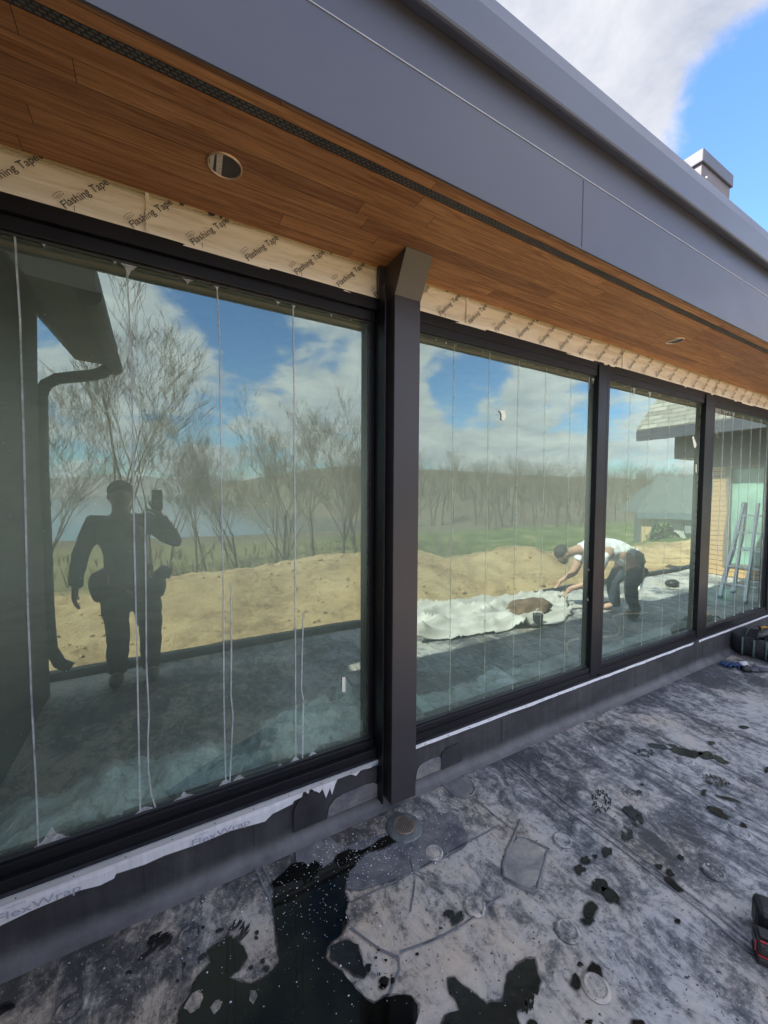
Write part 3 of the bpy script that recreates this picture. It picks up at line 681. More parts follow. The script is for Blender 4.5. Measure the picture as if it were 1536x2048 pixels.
# patches and laps on the curb
def rounded(pts, n=3):
    out = []
    N_ = len(pts)
    for i in range(N_):
        a, b, c = Vector(pts[i-1]), Vector(pts[i]), Vector(pts[(i+1) % N_])
        for k in range(n+1):
            t = k/n; p = a.lerp(b, 0.7).lerp(b, t); q = b.lerp(b.lerp(c, 0.3), t); out.append(p.lerp(q, t))
    return out
def curb_patch(pxs, mat, y=-0.0235, name='membrane_patch', par=None):
    pts = rounded([Wl(a, b, y) for a, b in pxs]); 
    for p in pts: p.z = max(p.z, 0.052)
    return MB().prism(pts, (0, -0.0022, 0)).build(name, mat, par or curb, bevel=0.001)
curb_patch([(588, 1700), (586, 1622), (600, 1597), (628, 1580), (651, 1592), (655, 1672)], M_PATCH, y=-0.0285)
curb_patch([(882, 1566), (882, 1508), (897, 1494), (924, 1484), (924, 1548)], M_PATCH, y=-0.0265)
curb_patch([(654, 1720), (654, 1600), (760, 1557), (760, 1640)], M_DUSTY, y=-0.0235)
curb_patch([(832, 1605), (832, 1532), (884, 1508), (884, 1566)], M_DUSTY, y=-0.0225)
for px, py in ((1269, 1385), (1004, 1500), (300, 1812), (517, 1716), (1400, 1325)):
    g = G(px, py); MB().box(g.x-0.018, g.x+0.018, -0.0222, -0.0195, 0.056, 0.2478).build('membrane_lap', M_CURB, curb, bevel=0.001)

# recessed downlight holes in the soffit, each with a ring and a paper label
def downlight(px, py, lab):
    c = G(px, py, SOF); r_ = 0.055
    d = empty('downlight', c); d.parent = house; d['label'] = lab
    def b(mb, n, m_, **k):
        o = mb.build(n, m_, None, **k); o.parent = d; o.matrix_parent_inverse = Matrix.Translation(-c); return o
    mb = MB(); n = 40
    prof = [(r_-0.006, 0.002), (r_-0.004, -0.006), (r_, -0.006), (r_+0.001, 0.0)]
    vs = []; fs = []
    for k in range(n):
        a = 2*math.pi*k/n
        for rr, dz in prof: vs.append((c.x+rr*math.cos(a), c.y+rr*math.sin(a), SOF+dz))
    for k in range(n):
        for j in range(3): fs.append((k*4+j, ((k+1) % n)*4+j, ((k+1) % n)*4+j+1, k*4+j+1))
    b(mb.add(vs, fs), 'ring', simple('ring_copper', (0.55, 0.40, 0.28), 0.35, metal=0.5), smooth=True)
    mb = MB(); mb.prism([(c.x+(r_-0.005)*math.cos(2*math.pi*k/n), c.y+(r_-0.005)*math.sin(2*math.pi*k/n), SOF-0.002) for k in range(n)], (0, 0, 0.001))
    b(mb, 'housing', simple('housing_dark', (0.05, 0.045, 0.045), 0.45, var=0.3))
    mb = MB(); mb.prism([(c.x-0.03, c.y-0.042, SOF-0.0035), (c.x-0.012, c.y-0.048, SOF-0.0035), (c.x-0.006, c.y+0.048, SOF-0.0035), (c.x-0.024, c.y+0.046, SOF-0.0035)], (0, 0, 0.001))
    b(mb, 'paper_label', simple('label_paper', (0.55, 0.48, 0.42), 0.6, var=0.3, scale=120))
    mb = MB(); mb.prism([(c.x-0.048, c.y-0.018, SOF-0.003), (c.x-0.036, c.y-0.034, SOF-0.003), (c.x-0.034, c.y+0.034, SOF-0.003), (c.x-0.046, c.y+0.02, SOF-0.003)], (0, 0, 0.001))
    b(mb, 'reflector_edge', simple('label_paper2', (0.5, 0.48, 0.40), 0.5))
downlight(450, 331, 'round light fitting in the soffit, nearer of the two')
downlight(1350, 681, 'round light fitting in the soffit, farther of the two')

# interior -----------------------------------------------------------
struct(MB().box(XL, XR, 0.12, 8.0, 0.10, 0.24).build('interior_floor', M_INTFLOOR))
struct(MB().box(XL, XR, 5.2, 5.3, 0.24, SOF+0.03).build('interior_back_wall', M_INT))
for xx in (-6.0, 8.5): struct(MB().box(xx, xx+0.1, 0.12, 5.2, 0.24, SOF+0.03).build('interior_side_wall', M_INT))
struct(MB().box(1.02, 1.10, 0.12, 0.35, 0.24, SOF+0.03).build('interior_pier', M_INT))

def poly_heap(pxs, name, label, ybase=0.085, depth=0.30, seed=0):
    P = [Wl(a, b, 0.20) for a, b in pxs]; xs = [p.x for p in P]; zs = [p.z for p in P]
    mb = MB(); n = 150; m_ = 22; vs = []; fs = []
    for i in range(n+1):
        x = xs[0]+(xs[-1]-xs[0])*i/n; zt = np.interp(x, xs, zs)
        zt = max(zt, 0.27)
        for j in range(m_+1):
            t = math.pi*j/m_
            h = 0.245+(zt-0.245)*math.sin(t)**0.8
            y = ybase+depth*(1-math.cos(t))/2
            q = Vector((x*5, y*7, h*7+seed))
            d = noise.noise(q)*0.06+abs(noise.noise(q*2.7))*0.08+abs(noise.noise(q*6.1))*0.04
            s = min(1, (zt-0.245)/0.12)
            vs.append((x+noise.noise(q*1.9)*0.03*s, max(0.075, y+d*s), max(0.243, h+noise.noise(q*1.5+Vector((9, 0, 0)))*0.045*s)))
    for i in range(n):
        for j in range(m_): a = i*(m_+1)+j; fs.append((a, a+m_+1, a+m_+2, a+1))
    o = mb.add(vs, fs).build(name, M_POLY, None, smooth=True); tag(o, label, 'plastic sheet'); return o
poly_heap([(-200, 1760), (0, 1665), (60, 1640), (130, 1612), (240, 1552), (290, 1562), (400, 1525), (500, 1512), (540, 1455), (600, 1418), (650, 1400), (680, 1415), (700, 1375), (722, 1410), (738, 1480)], 'plastic_sheet', 'clear crumpled plastic sheet heaped inside the nearest window', seed=1)
poly_heap([(835, 1440), (870, 1432), (960, 1385), (1010, 1345), (1050, 1368), (1110, 1362), (1160, 1328), (1175, 1345)], 'plastic_sheet', 'clear crumpled plastic sheet inside the window right of the column', seed=8)
poly_heap([(1200, 1320), (1250, 1300), (1300, 1278), (1345, 1265), (1390, 1262)], 'plastic_sheet', 'low clear plastic sheet inside the third window', seed=15, depth=0.25)
# lumber and boxes behind the glass
def board(pa, pb, h_, d, lab, y=0.55):
    a, b = Wl(*pa, y), Wl(*pb, y); mb = MB()
    mb.add([(a.x, y, a.z-h_), (b.x, y, b.z-h_), (b.x, y+d, b.z-h_), (a.x, y+d, a.z-h_), (a.x, y, a.z), (b.x, y, b.z), (b.x, y+d, b.z), (a.x, y+d, a.z)],
           [(0, 3, 2, 1), (4, 5, 6, 7), (0, 1, 5, 4), (1, 2, 6, 5), (2, 3, 7, 6), (3, 0, 4, 7)])
    tag(mb.build('lumber_board', M_WOODRAW, None, bevel=0.003), lab, 'board')
board((856, 1392), (1000, 1352), 0.05, 0.14, 'left of the two long boards lying inside the window right of the column', 0.62)
board((1010, 1345), (1156, 1302), 0.06, 0.14, 'right of the two long boards lying inside the window right of the column', 0.62)
a = Wl(836, 1450, 0.2); b = Wl(856, 1408, 0.2)
tag(MB().box(a.x, b.x+0.01, 0.16, 0.40, 0.241, b.z).build('foam_block', simple('pale_foam', (0.45, 0.62, 0.56), 0.8), None, bevel=0.004), 'pale foam block inside the glass beside the column', 'foam block')
a = Wl(1430, 1238, 0.45); b = Wl(1455, 1220, 0.45)
cr_ = empty('storage_bin', ((a.x+b.x)/2, 0.5, 0.242), 0, 'small green plastic bin inside the fourth window', 'bin')
MB().box(a.x, b.x, 0.40, 0.65, 0.242, 0.42).build('tub', simple('green_bin', (0.04, 0.33, 0.24), 0.4), cr_, bevel=0.01)
MB().box(a.x-0.01, b.x+0.01, 0.39, 0.66, 0.42, 0.445).build('lid', simple('green_lid', (0.10, 0.42, 0.30), 0.4), cr_, bevel=0.005)
# hose across the inside floor
mb = MB(); pts = [Vector((3.0+0.09*k, 0.35+0.12*math.sin(k*0.5)+0.02*k, 0.26+0.0*k)) for k in range(22)]
mb.tube(pts, 0.011, 6); tag(mb.build('air_hose', M_WOODRAW, None, smooth=True), 'tan hose lying on the floor inside the third window', 'hose')

# ------------------------------------------------------------------ ROOF DECK
EDGE = -2.42
def deck_grid():
    xs = np.concatenate([np.linspace(-0.84, 5, 90), np.linspace(5.1, 14, 40)]); ys = np.linspace(EDGE, -0.074, 45)
    vs = []; fs = []
    for x in xs:
        for y in ys:
            k = max(0, min(1, (-0.12-y)/0.3)); vs.append((x, y, (0.004*noise.noise(Vector((x*1.3, y*1.3, 0)))-0.002)*k*1.0))
    n = len(ys)
    for i in range(len(xs)-1):
        for j in range(n-1): a = i*n+j; fs.append((a, a+n, a+n+1, a+1))
    return vs, fs
v_, f_ = deck_grid(); deck = struct(MB().add(v_, f_).build('roof_deck', M_DECK, None, smooth=True))
ed = MB().extr([(EDGE-0.12, -0.25), (EDGE-0.12, 0.045), (EDGE-0.10, 0.055), (EDGE-0.02, 0.055), (EDGE+0.01, 0.03), (EDGE+0.03, -0.01), (EDGE+0.03, -0.25)], -0.84, 14).build('edge_trim', M_BLACK, deck)
# seams: lap edges running across the deck
def lap(pxs, w=0.009, h=0.0022, mat=None, name='membrane_seam'):
    P = [G(a, b) for a, b in pxs]; mb = MB(); vs = []; fs = []; out = []
    for a, b in zip(P[:-1], P[1:]):
        n = max(1, int((b-a).length/0.04))
        for i in range(n): out.append(a.lerp(b, i/n))
    out.append(P[-1])
    for i, p in enumerate(out):
        t = (out[min(i+1, len(out)-1)]-out[max(0, i-1)]).normalized(); s = Vector((-t.y, t.x, 0))
        j = 0.003*noise.noise(Vector((p.x*20, p.y*20, 0)))
        ww = w*(0.8+0.5*noise.noise(Vector((p.x*7, p.y*7, 5))))
        for o_, z in ((-ww/2, 0.0015), (-ww*0.2, h), (ww*0.25, h), (ww/2, 0.0015)):
            q = p+s*(o_+j); vs.append((q.x, q.y, z+0.0012))
    for i in range(len(out)-1):
        for k in range(3): fs.append((4*i+k, 4*i+k+1, 4*i+k+5, 4*i+k+4))
    return mb.add(vs, fs).build(name, mat or M_SEAM, deck, smooth=True)
for s in ([(1014, 1528), (1120, 1612), (1244, 1700), (1400, 1822), (1536, 1935)], [(1021, 1520), (1130, 1604), (1254, 1694), (1410, 1812), (1540, 1915)],
          [(1269, 1388), (1330, 1412), (1400, 1440), (1536, 1490)], [(1275, 1387), (1340, 1411), (1410, 1437)],
          [(1135, 1445), (1250, 1510), (1400, 1600), (1536, 1690)], [(1180, 1460), (1300, 1525), (1536, 1660)], [(1225, 1430), (1300, 1462), (1440, 1530), (1536, 1580)],
          [(950, 1598), (1000, 1640), (1040, 1668)], [(1000, 1792), (930, 1848), (870, 1880), (800, 1905)], [(1006, 1760), (1070, 1790), (1075, 1782)],
          [(700, 1855), (760, 1900), (797, 1915), (800, 1940), (780, 1985), (765, 2005), (745, 2010), (700, 1975), (655, 1925)],
          [(505, 1725), (540, 1800), (575, 1920), (605, 2047)], [(520, 1720), (555, 1800), (590, 1920), (620, 2047)],
          [(690, 1810), (800, 1760), (880, 1715), (1000, 1650)], [(850, 1760), (825, 1745), (820, 1720)], [(830, 1760), (825, 1800), (820, 1825)]):
    lap(s)
for s in ([(1040, 1640), (1005, 1730), (1008, 1755), (1063, 1783), (1076, 1780), (1092, 1710), (1098, 1698), (1060, 1680), (1034, 1675)],
          [(884, 1568), (905, 1590), (925, 1597), (945, 1590), (952, 1580), (944, 1565), (926, 1550)]):
    lap(s, 0.016, 0.004, M_DUSTY)
def deck_patch(pxs, mat, z=0.0025, name='membrane_patch', th=0.0012):
    pts = rounded([G(a, b) for a, b in pxs]); pts = [Vector((p.x, min(p.y, -0.078), z)) for p in pts]
    return MB().prism(pts, (0, 0, th)).build(name, mat, deck)
deck_patch([(590, 1692), (594, 1738), (672, 1738), (700, 1722), (655, 1665)], M_DUSTY)
deck_patch([(884, 1568), (905, 1590), (930, 1597), (950, 1580), (930, 1552)], M_DUSTY)
deck_patch([(1036, 1670), (1005, 1735), (1010, 1757), (1068, 1784), (1094, 1705)], M_DUSTY2)
deck_patch([(670, 1700), (690, 1800), (930, 1700), (938, 1675), (905, 1620), (790, 1660)], mat_dusty('sump_membrane', (0.075, 0.08, 0.10), (0.22, 0.215, 0.22), 0.52, 9), 0.0022)
# fastener plates: round humps under the membrane
def plate(px, py, r_=0.045, flat=False):
    c = G(px, py); mb = MB(); vs = [(c.x, c.y, 0.0045)]; fs = []; n = 28
    prof = [(0.62, 0.0055), (0.80, 0.0035), (0.88, 0.0035), (0.96, 0.007), (1.06, 0.0065), (1.22, 0.0015), (1.30, 0.0004)]
    for k in range(n):
        a = 2*math.pi*k/n
        for rr, z in prof: vs.append((c.x+rr*r_*math.cos(a), c.y+rr*r_*math.sin(a), z+0.001))
    m_ = len(prof)
    for k in range(n):
        k2 = (k+1) % n; fs.append((0, 1+k*m_, 1+k2*m_))
        for j in range(m_-1): fs.append((1+k*m_+j, 1+k*m_+j+1, 1+k2*m_+j+1, 1+k2*m_+j))
    o = mb.add(vs, fs).build('fastener_plate', M_DECK, deck, smooth=True); return o
for i, (px, py) in enumerate([(1345, 1395), (1174, 1492), (1096, 1524), (1371, 1522), (1262, 1588), (1125, 1681), (1481, 1666), (1426, 1744), (1192, 1975), (950, 1812), (1135, 1862), (1430, 1352), (1455, 1460), (379, 1873), (868, 1706), (140, 2020)]):
    plate(px, py, 0.034)
# droplets near the drain
mb = MB(); rnd = random.Random(11)
def drops(cpx, cpy, sx, sy, n):
    for _ in range(n):
        px, py = rnd.gauss(cpx, sx), rnd.gauss(cpy, sy); g = G(px, py)
        if g.y > -0.09 or py > 2047: continue
        r_ = rnd.uniform(0.0006, 0.0019)*(1.7 if rnd.random() < 0.1 else 1)
        mb.ell((g.x, g.y, 0.0045), (r_*rnd.uniform(.8, 1.5), r_, r_*0.8), 5)
for a in ((700, 1700, 60, 30, 200), (860, 1640, 60, 35, 220), (620, 1800, 70, 60, 140), (480, 1800, 80, 40, 120), (780, 1740, 90, 50, 260), (300, 1900, 120, 60, 70), (620, 1950, 200, 60, 90), (1000, 1800, 200, 120, 40)): drops(*a)
tag(mb.build('water_beads', M_DROP, None), 'tiny bright water beads scattered over the membrane round the drain', 'water beads', kind='stuff')

# puddles and wet marks
def ragged(P, step=0.012, amp=0.006, seed=0):
    out = []; n_ = len(P)
    for i in range(n_):
        a, b = P[i], P[(i+1) % n_]; n = max(1, int((b-a).length/step)); t = (b-a).normalized() if (b-a).length > 0 else Vector((1, 0, 0)); s = Vector((-t.y, t.x, 0))
        for k in range(n):
            p = a.lerp(b, k/n); q = Vector((p.x*40, p.y*40, seed)); out.append(p+s*(noise.noise(q)*amp+noise.noise(q*3)*amp*0.5))
    return out
def wet(P, name, mat, z=0.0042, amp=0.006, seed=0, label=None, cat='puddle', group=None, step=0.012):
    pts = ragged(P, step, amp, seed); bm = bmesh.new()
    vs = [bm.verts.new((p.x, p.y, z)) for p in pts]
    f = bm.faces.new(vs); bmesh.ops.triangulate(bm, faces=[f], ngon_method='BEAUTY')
    me = bpy.data.meshes.new(name); bm.to_mesh(me); bm.free(); me.materials.append(mat)
    for p in me.polygons:
        if p.normal.z < 0: p.flip()
    o = bpy.data.objects.new(name, me); COL.objects.link(o); tag(o, label, cat, group)
    if mat is M_DECK: return o
    # the membrane stays damp for a finger's width round the water
    area = sum(P[i].x*P[(i+1) % len(P)].y-P[(i+1) % len(P)].x*P[i].y for i in range(len(P))); sg = -1 if area > 0 else 1
    size = max((a-b).length for a in P[::3] for b in P[::3]); off = min(0.008, size*0.12); n_ = len(pts); vs = []; fs = []
    for i, p in enumerate(pts):
        t = (pts[(i+2) % n_]-pts[i-2]).normalized(); nrm = Vector((-t.y, t.x, 0))*sg
        q = p+nrm*off*(0.7+1.1*noise.noise(Vector((p.x*30, p.y*30, seed+9)))); vs += [(p.x, p.y, z-0.0006), (q.x, q.y, z-0.0009)]
    fs = [(2*i, 2*i+1, 2*((i+1) % n_)+1, 2*((i+1) % n_)) for i in range(n_)]
    h = bpy.data.meshes.new('damp_edge'); h.from_pydata(vs, [], fs); h.update(); h.materials.append(M_DAMP)
    ho = bpy.data.objects.new('damp_edge', h); COL.objects.link(ho); ho.parent = o; return o
main = [(823, 1655), (837, 1668), (833, 1677), (812, 1683), (793, 1685), (767, 1698), (728, 1708), (719, 1722), (706, 1735), (693, 1761), (689, 1784), (697, 1804), (691, 1826), (694, 1846), (684, 1869), (663, 1888), (654, 1899), (652, 1918), (668, 1934), (683, 1946), (711, 1978), (735, 2004), (748, 2010), (767, 1999), (795, 1992), (823, 1994), (836, 2013), (834, 2038), (825, 2075), (560, 2100), (350, 2090), (357, 2050), (361, 2026), (375, 2005), (386, 1979), (397, 1953), (425, 1925), (416, 1902), (434, 1892), (459, 1877), (488, 1895), (496, 1917), (477, 1943), (459, 1957), (474, 1964), (499, 1972), (518, 1964), (543, 1946), (560, 1925), (557, 1897), (551, 1841), (546, 1805), (549, 1784), (544, 1770), (567, 1746), (584, 1730), (605, 1726), (616, 1733), (630, 1723), (648, 1737), (665, 1726), (676, 1710), (697, 1702), (718, 1703), (746, 1692), (761, 1678), (780, 1672), (795, 1671), (806, 1660)]
wet([G(a, b) for a, b in main], 'puddle', M_PUDDLE, 0.0048, 0.004, 1, 'large black puddle running down the roof deck from the drain')
wet([G(a, b) for a, b in [(663, 1895), (680, 1885), (700, 1884), (716, 1892), (722, 1915), (727, 1935), (735, 1950), (728, 1960), (718, 1955), (700, 1945), (680, 1930), (662, 1915)]], 'puddle', M_WET, 0.0045, 0.004, 2, 'small dark olive puddle tucked in the right bend of the large puddle')
wet([G(a, b) for a, b in [(896, 1960), (908, 1957), (932, 1978), (954, 1992), (975, 2013), (982, 2006), (1006, 2006), (1012, 1975), (1020, 1946), (1040, 1929), (1052, 1921), (1070, 1919), (1072, 1937), (1080, 1964), (1075, 1992), (1060, 1985), (1050, 2000), (1063, 2012), (1035, 2024), (1042, 2070), (980, 2090), (870, 2080), (887, 2048), (890, 2034), (918, 2023), (910, 1995), (897, 1981)]], 'puddle', M_WET, 0.0044, 0.006, 3, 'ragged dark puddle at the bottom edge, right of the largest one')
for k_i, isl in enumerate(([(368, 2020), (385, 1990), (400, 1982), (406, 1998), (398, 2018), (380, 2030)], [(420, 2018), (432, 2003), (445, 2006), (440, 2022), (428, 2032)], [(500, 1985), (512, 1984), (516, 1996), (508, 2010), (500, 2004)])):
    o_ = wet([G(a, b) for a, b in isl], 'dry_island', M_DECK, 0.0056, 0.006, 30+k_i, cat=None); o_.parent = deck
def blob(cx, cy, w, h, ang, lab, seed, grp=None, amp=0.35, tread=0):
    n = 26; P = []
    ca, sa = math.cos(R(ang)), math.sin(R(ang))
    for k in range(n):
        a = 2*math.pi*k/n; rr = 1+amp*noise.noise(Vector((math.cos(a)*1.3, math.sin(a)*1.3, seed*3.1)))*1.6
        u, v = w/2*rr*math.cos(a), h/2*rr*math.sin(a); P.append(G(cx+u*ca-v*sa, cy+u*sa+v*ca))
    return wet(P, 'wet_spot', M_WET, 0.0040, 0.003, seed, lab, 'wet spot', grp, 0.01)
spots = [((898, 1830, 26, 14, 10), 'blob'), ((916, 1838, 34, 12, -50), 'streak'), ((1214, 1705, 18, 20, 0), 'blob'), ((1172, 1722, 16, 18, 10), 'blob'), ((1160, 1740, 20, 18, 0), 'blob'), ((1190, 1714, 10, 8, 0), 'dot'),
         ((1200, 1772, 34, 24, 20), 'heel-shaped blob'), ((1220, 1790, 42, 18, 45), 'sole-shaped streak'), ((1182, 1822, 22, 34, 20), 'blob'), ((1176, 1845, 24, 16, 0), 'blob'),
         ((1318, 1735, 14, 12, 0), 'blob'), ((1340, 1748, 16, 10, 40), 'dot'), ((1345, 1768, 44, 12, 42), 'long streak'), ((1362, 1716, 12, 8, 30), 'dot'),
         ((1190, 1945, 24, 34, -15), 'oval'), ((1152, 1965, 18, 32, -5), 'oval'), ((1160, 1931, 9, 8, 0), 'dot'), ((1065, 2050, 24, 18, 0), 'blob'), ((1178, 2046, 14, 10, 0), 'dot'), ((1275, 2048, 26, 14, 0), 'blob'),
         ((1486, 1652, 14, 10, 10), 'blob'), ((1437, 1626, 40, 12, 28), 'long streak'), ((1455, 1598, 40, 5, 14), 'thin arc'), ((1407, 1585, 7, 12, 0), 'dot'), ((1424, 1487, 14, 6, 10), 'dot'), ((1318, 1494, 34, 9, 12), 'streak'), ((1370, 1505, 60, 14, 12), 'streak'), ((1410, 1510, 30, 14, 10), 'blob'), ((1440, 1520, 40, 9, 25), 'streak'), ((1345, 1492, 18, 5, 10), 'dash'), ((1535, 1542, 10, 12, 20), 'dot'), ((1488, 1455, 18, 5, 10), 'dash'),
         ((1262, 1625, 34, 14, 30), 'footprint arc'), ((1281, 1640, 20, 9, 50), 'smear'), ((1285, 1570, 7, 5, 0), 'dot'), ((1278, 1585, 10, 6, 30), 'dot'), ((1270, 1650, 14, 5, 40), 'dash'), ((1355, 1843, 13, 8, 15), 'faded spot'), ((785, 1963, 10, 14, 0), 'dot'), ((768, 1965, 18, 20, 0), 'blob'), ((735, 1938, 12, 22, 25), 'blob'), ((757, 1902, 5, 5, 0), 'dot'), ((752, 1917, 5, 5, 0), 'dot'), ((772, 1922, 5, 4, 0), 'dot'), ((757, 1950, 5, 5, 0), 'dot'), ((835, 1910, 6, 5, 0), 'dot'), ((882, 1858, 7, 6, 0), 'dot'), ((765, 1975, 14, 10, 0), 'dot'),
         ((325, 1880, 28, 16, -20), 'tread-marked patch'), ((295, 1908, 40, 7, -35), 'scrape'), ((258, 1947, 10, 10, -20), 'dot'), ((405, 1915, 18, 10, -40), 'blob'), ((440, 1862, 16, 7, -20), 'dash'), ((10, 2018, 50, 14, -20), 'long dark streak'),
         ((503, 1937, 9, 9, 0), 'dot'), ((526, 1925, 8, 8, 0), 'dot'), ((534, 1938, 9, 9, 0), 'dot'), ((514, 1866, 7, 8, 0), 'dot'), ((513, 1877, 7, 7, 0), 'dot'), ((405, 1857, 6, 6, 0), 'dot'), ((376, 1898, 6, 5, 0), 'dot'), ((368, 1930, 6, 8, 0), 'dot'), ((355, 1963, 5, 8, 0), 'dot')]
def region(cx, cy):
    return 'at lower left below the white membrane' if cx < 450 else 'beside the large puddle' if cx < 950 else 'near the bottom right edge of the deck' if cy > 1860 else 'on the mid-deck by the long seam' if cy > 1690 else 'on the far right part of the deck'
order = {}
for i, ((cx, cy, w, h, a), kind) in enumerate(spots): order.setdefault(region(cx, cy), []).append((cx, i))
for k in order: order[k].sort()
ORD = ['leftmost', 'second', 'third', 'fourth', 'fifth', 'sixth', 'seventh', 'eighth', 'ninth', 'tenth', 'eleventh', 'twelfth'] + ['%dth' % k for k in range(13, 60)]
for i, ((cx, cy, w, h, a), kind) in enumerate(spots):
    rg = region(cx, cy); pos = [q[1] for q in order[rg]].index(i)
    blob(cx, cy, w, h, a, f'wet {kind}, {ORD[pos]} from left {rg}' if pos else f'wet {kind}, leftmost {rg}', i+1, 'wet spots on the roof deck')
# wet boot prints made of tread marks
def bootprint(cx, cy, w, h, ang, lab, seed):
    rnd = random.Random(seed); mb = MB(); ca, sa = math.cos(R(ang)), math.sin(R(ang))
    for _ in range(60):
        a = rnd.uniform(0, 2*math.pi); rr = rnd.uniform(0.45, 1.0); u, v = w/2*rr*math.cos(a), h/2*rr*math.sin(a)
        c = G(cx+u*ca-v*sa, cy+u*sa+v*ca); l = rnd.uniform(0.006, 0.018); wd_ = rnd.uniform(0.002, 0.005); an = R(40)+rnd.uniform(-.4, .4)
        d = Vector((math.cos(an), math.sin(an), 0)); s = Vector((-d.y, d.x, 0)); z = Vector((0, 0, 0.0042+0.00001*_-c.z))
        mb.add([c-d*l+z, c+s*wd_+z, c+d*l+z, c-s*wd_+z], [(0, 1, 2, 3)])
    tag(mb.build('boot_print', M_WET, None), lab, 'boot print', 'wet boot prints on the deck')
bootprint(1202, 1604, 42, 46, 0, 'round wet boot heel print in the middle of the deck', 1)
bootprint(1288, 1507, 40, 16, 0, 'faint wet boot print on the far side of the round heel print', 2)
bootprint(1265, 1627, 44, 20, 30, 'curved wet boot print just right of the round heel print', 3)
bootprint(1254, 1670, 22, 26, 10, 'small comb-like wet print nearest the long seam', 4)
bootprint(1430, 1562, 60, 18, 15, 'stretched wet boot print toward the right edge of the deck', 5)
bootprint(318, 1885, 50, 34, -25, 'wet boot print at the lower left below the white membrane', 6)
bootprint(472, 1868, 60, 40, -40, 'tread marks above the left arm of the large puddle', 7)
bootprint(1045, 1995, 60, 44, 60, 'boot tread marks inside the ragged puddle at the bottom edge', 8)

# drain
dc = G(808, 1656)
dr = empty('roof_drain', (dc.x, dc.y, 0), 0, 'round grey roof drain with slotted grate near the column foot', 'drain')
def ringmesh(c, prof, n=40):
    vs = []; fs = []; m_ = len(prof)
    for k in range(n):
        a = 2*math.pi*k/n
        for rr, z in prof: vs.append((c.x+rr*math.cos(a), c.y+rr*math.sin(a), z))
    for k in range(n):
        for j in range(m_-1): fs.append((k*m_+j, k*m_+j+1, ((k+1) % n)*m_+j+1, ((k+1) % n)*m_+j))
    return vs, fs
M_DRAIN = simple('drain_metal', (0.13, 0.145, 0.15), 0.5, metal=0.2, var=0.4, scale=25)
MB().add(*ringmesh(dc, [(0.088, 0.001), (0.086, 0.006), (0.078, 0.010), (0.060, 0.012), (0.056, 0.014), (0.052, 0.012), (0.051, 0.002)])).build('flange', M_DRAIN, dr, smooth=True)
gc = dc+Vector((-0.012, -0.004, 0)); mb = MB()
M_GRATE = simple('grate_metal', (0.22, 0.18, 0.15), 0.45, metal=0.3, var=0.3, scale=40)
mb.add(*ringmesh(dc, [(0.054, 0.014), (0.052, 0.018), (0.044, 0.018), (0.042, 0.012)]))
an = R(38); dx, dy = math.cos(an), math.sin(an)
for k in range(-4, 5):
    o_ = k*0.0095; hl = math.sqrt(max(0, 0.046**2-o_**2))
    c = dc+Vector((-dy*o_, dx*o_, 0)); d = Vector((dx, dy, 0)); s = Vector((-dy, dx, 0))*0.0026
    mb.prism([c-d*hl-s+Vector((0, 0, .012)), c+d*hl-s+Vector((0, 0, .012)), c+d*hl+s+Vector((0, 0, .012)), c-d*hl+s+Vector((0, 0, .012))], (0, 0, 0.006))
mb.build('grate', M_GRATE, dr)
mb = MB(); mb.prism([(dc.x+0.05*math.cos(2*math.pi*k/24), dc.y+0.05*math.sin(2*math.pi*k/24), 0.0055) for k in range(24)], (0, 0, 0.0008)); mb.build('sump', M_BLACK, dr)

# ------------------------------------------------------------------ things on the deck at right
g0 = G(1500, 1322)
bag = empty('tool_bag', (g0.x+0.22, g0.y, 0), 0, 'black open tool bag against the wall at the right edge', 'tool bag')
def lumpy(c, r, seed, amp=0.12, n=26):
    def fn(v):
        k = 1+amp*noise.noise(Vector((v.x/r[0]*1.5, v.y/r[1]*1.5, v.z/r[2]*1.5+seed))); return v*k
    return MB().ell(c, r, n, None, fn)
bc = Vector((g0.x+0.30, g0.y+0.03, 0))
vs, fs = ringmesh(bc, [(0.0, 0.03), (0.19, 0.02), (0.225, 0.03), (0.25, 0.09), (0.245, 0.16), (0.225, 0.20), (0.21, 0.205), (0.195, 0.19), (0.19, 0.08), (0.0, 0.07)], 36)
vs = [(v[0]+0.02*noise.noise(Vector(v)*9), v[1]*1.0+0.02*noise.noise(Vector(v)*8+Vector((5, 0, 0))), v[2]) for v in vs]
MB().add(vs, fs).build('body', simple('bag_canvas', (0.022, 0.022, 0.025), 0.75, var=0.4, scale=30, bst=0.5), bag, smooth=True)
for k in range(3):
    a0 = math.pi+0.35*k-0.2; pts = [bc+Vector((0.255*math.cos(a0), 0.255*math.sin(a0), z)) for z in (0.03, 0.09, 0.15, 0.20)]
    MB().tube(pts, 0.009, 6).build('strap', M_GREENTRIM, bag, smooth=True)
MB().tube([bc+Vector((-0.2*math.cos(t), 0.05, 0.18+0.10*math.sin(t))) for t in np.linspace(0.2, 2.9, 12)], 0.009, 6).build('handle', M_BLACK, bag, smooth=True)
for k in range(2):
    lumpy(bc+Vector((-0.20+0.12*k, -0.20-0.03*k, 0.075)), (0.09, 0.055, 0.075), k+2).build('pocket', M_BLACK, bag, smooth=True)
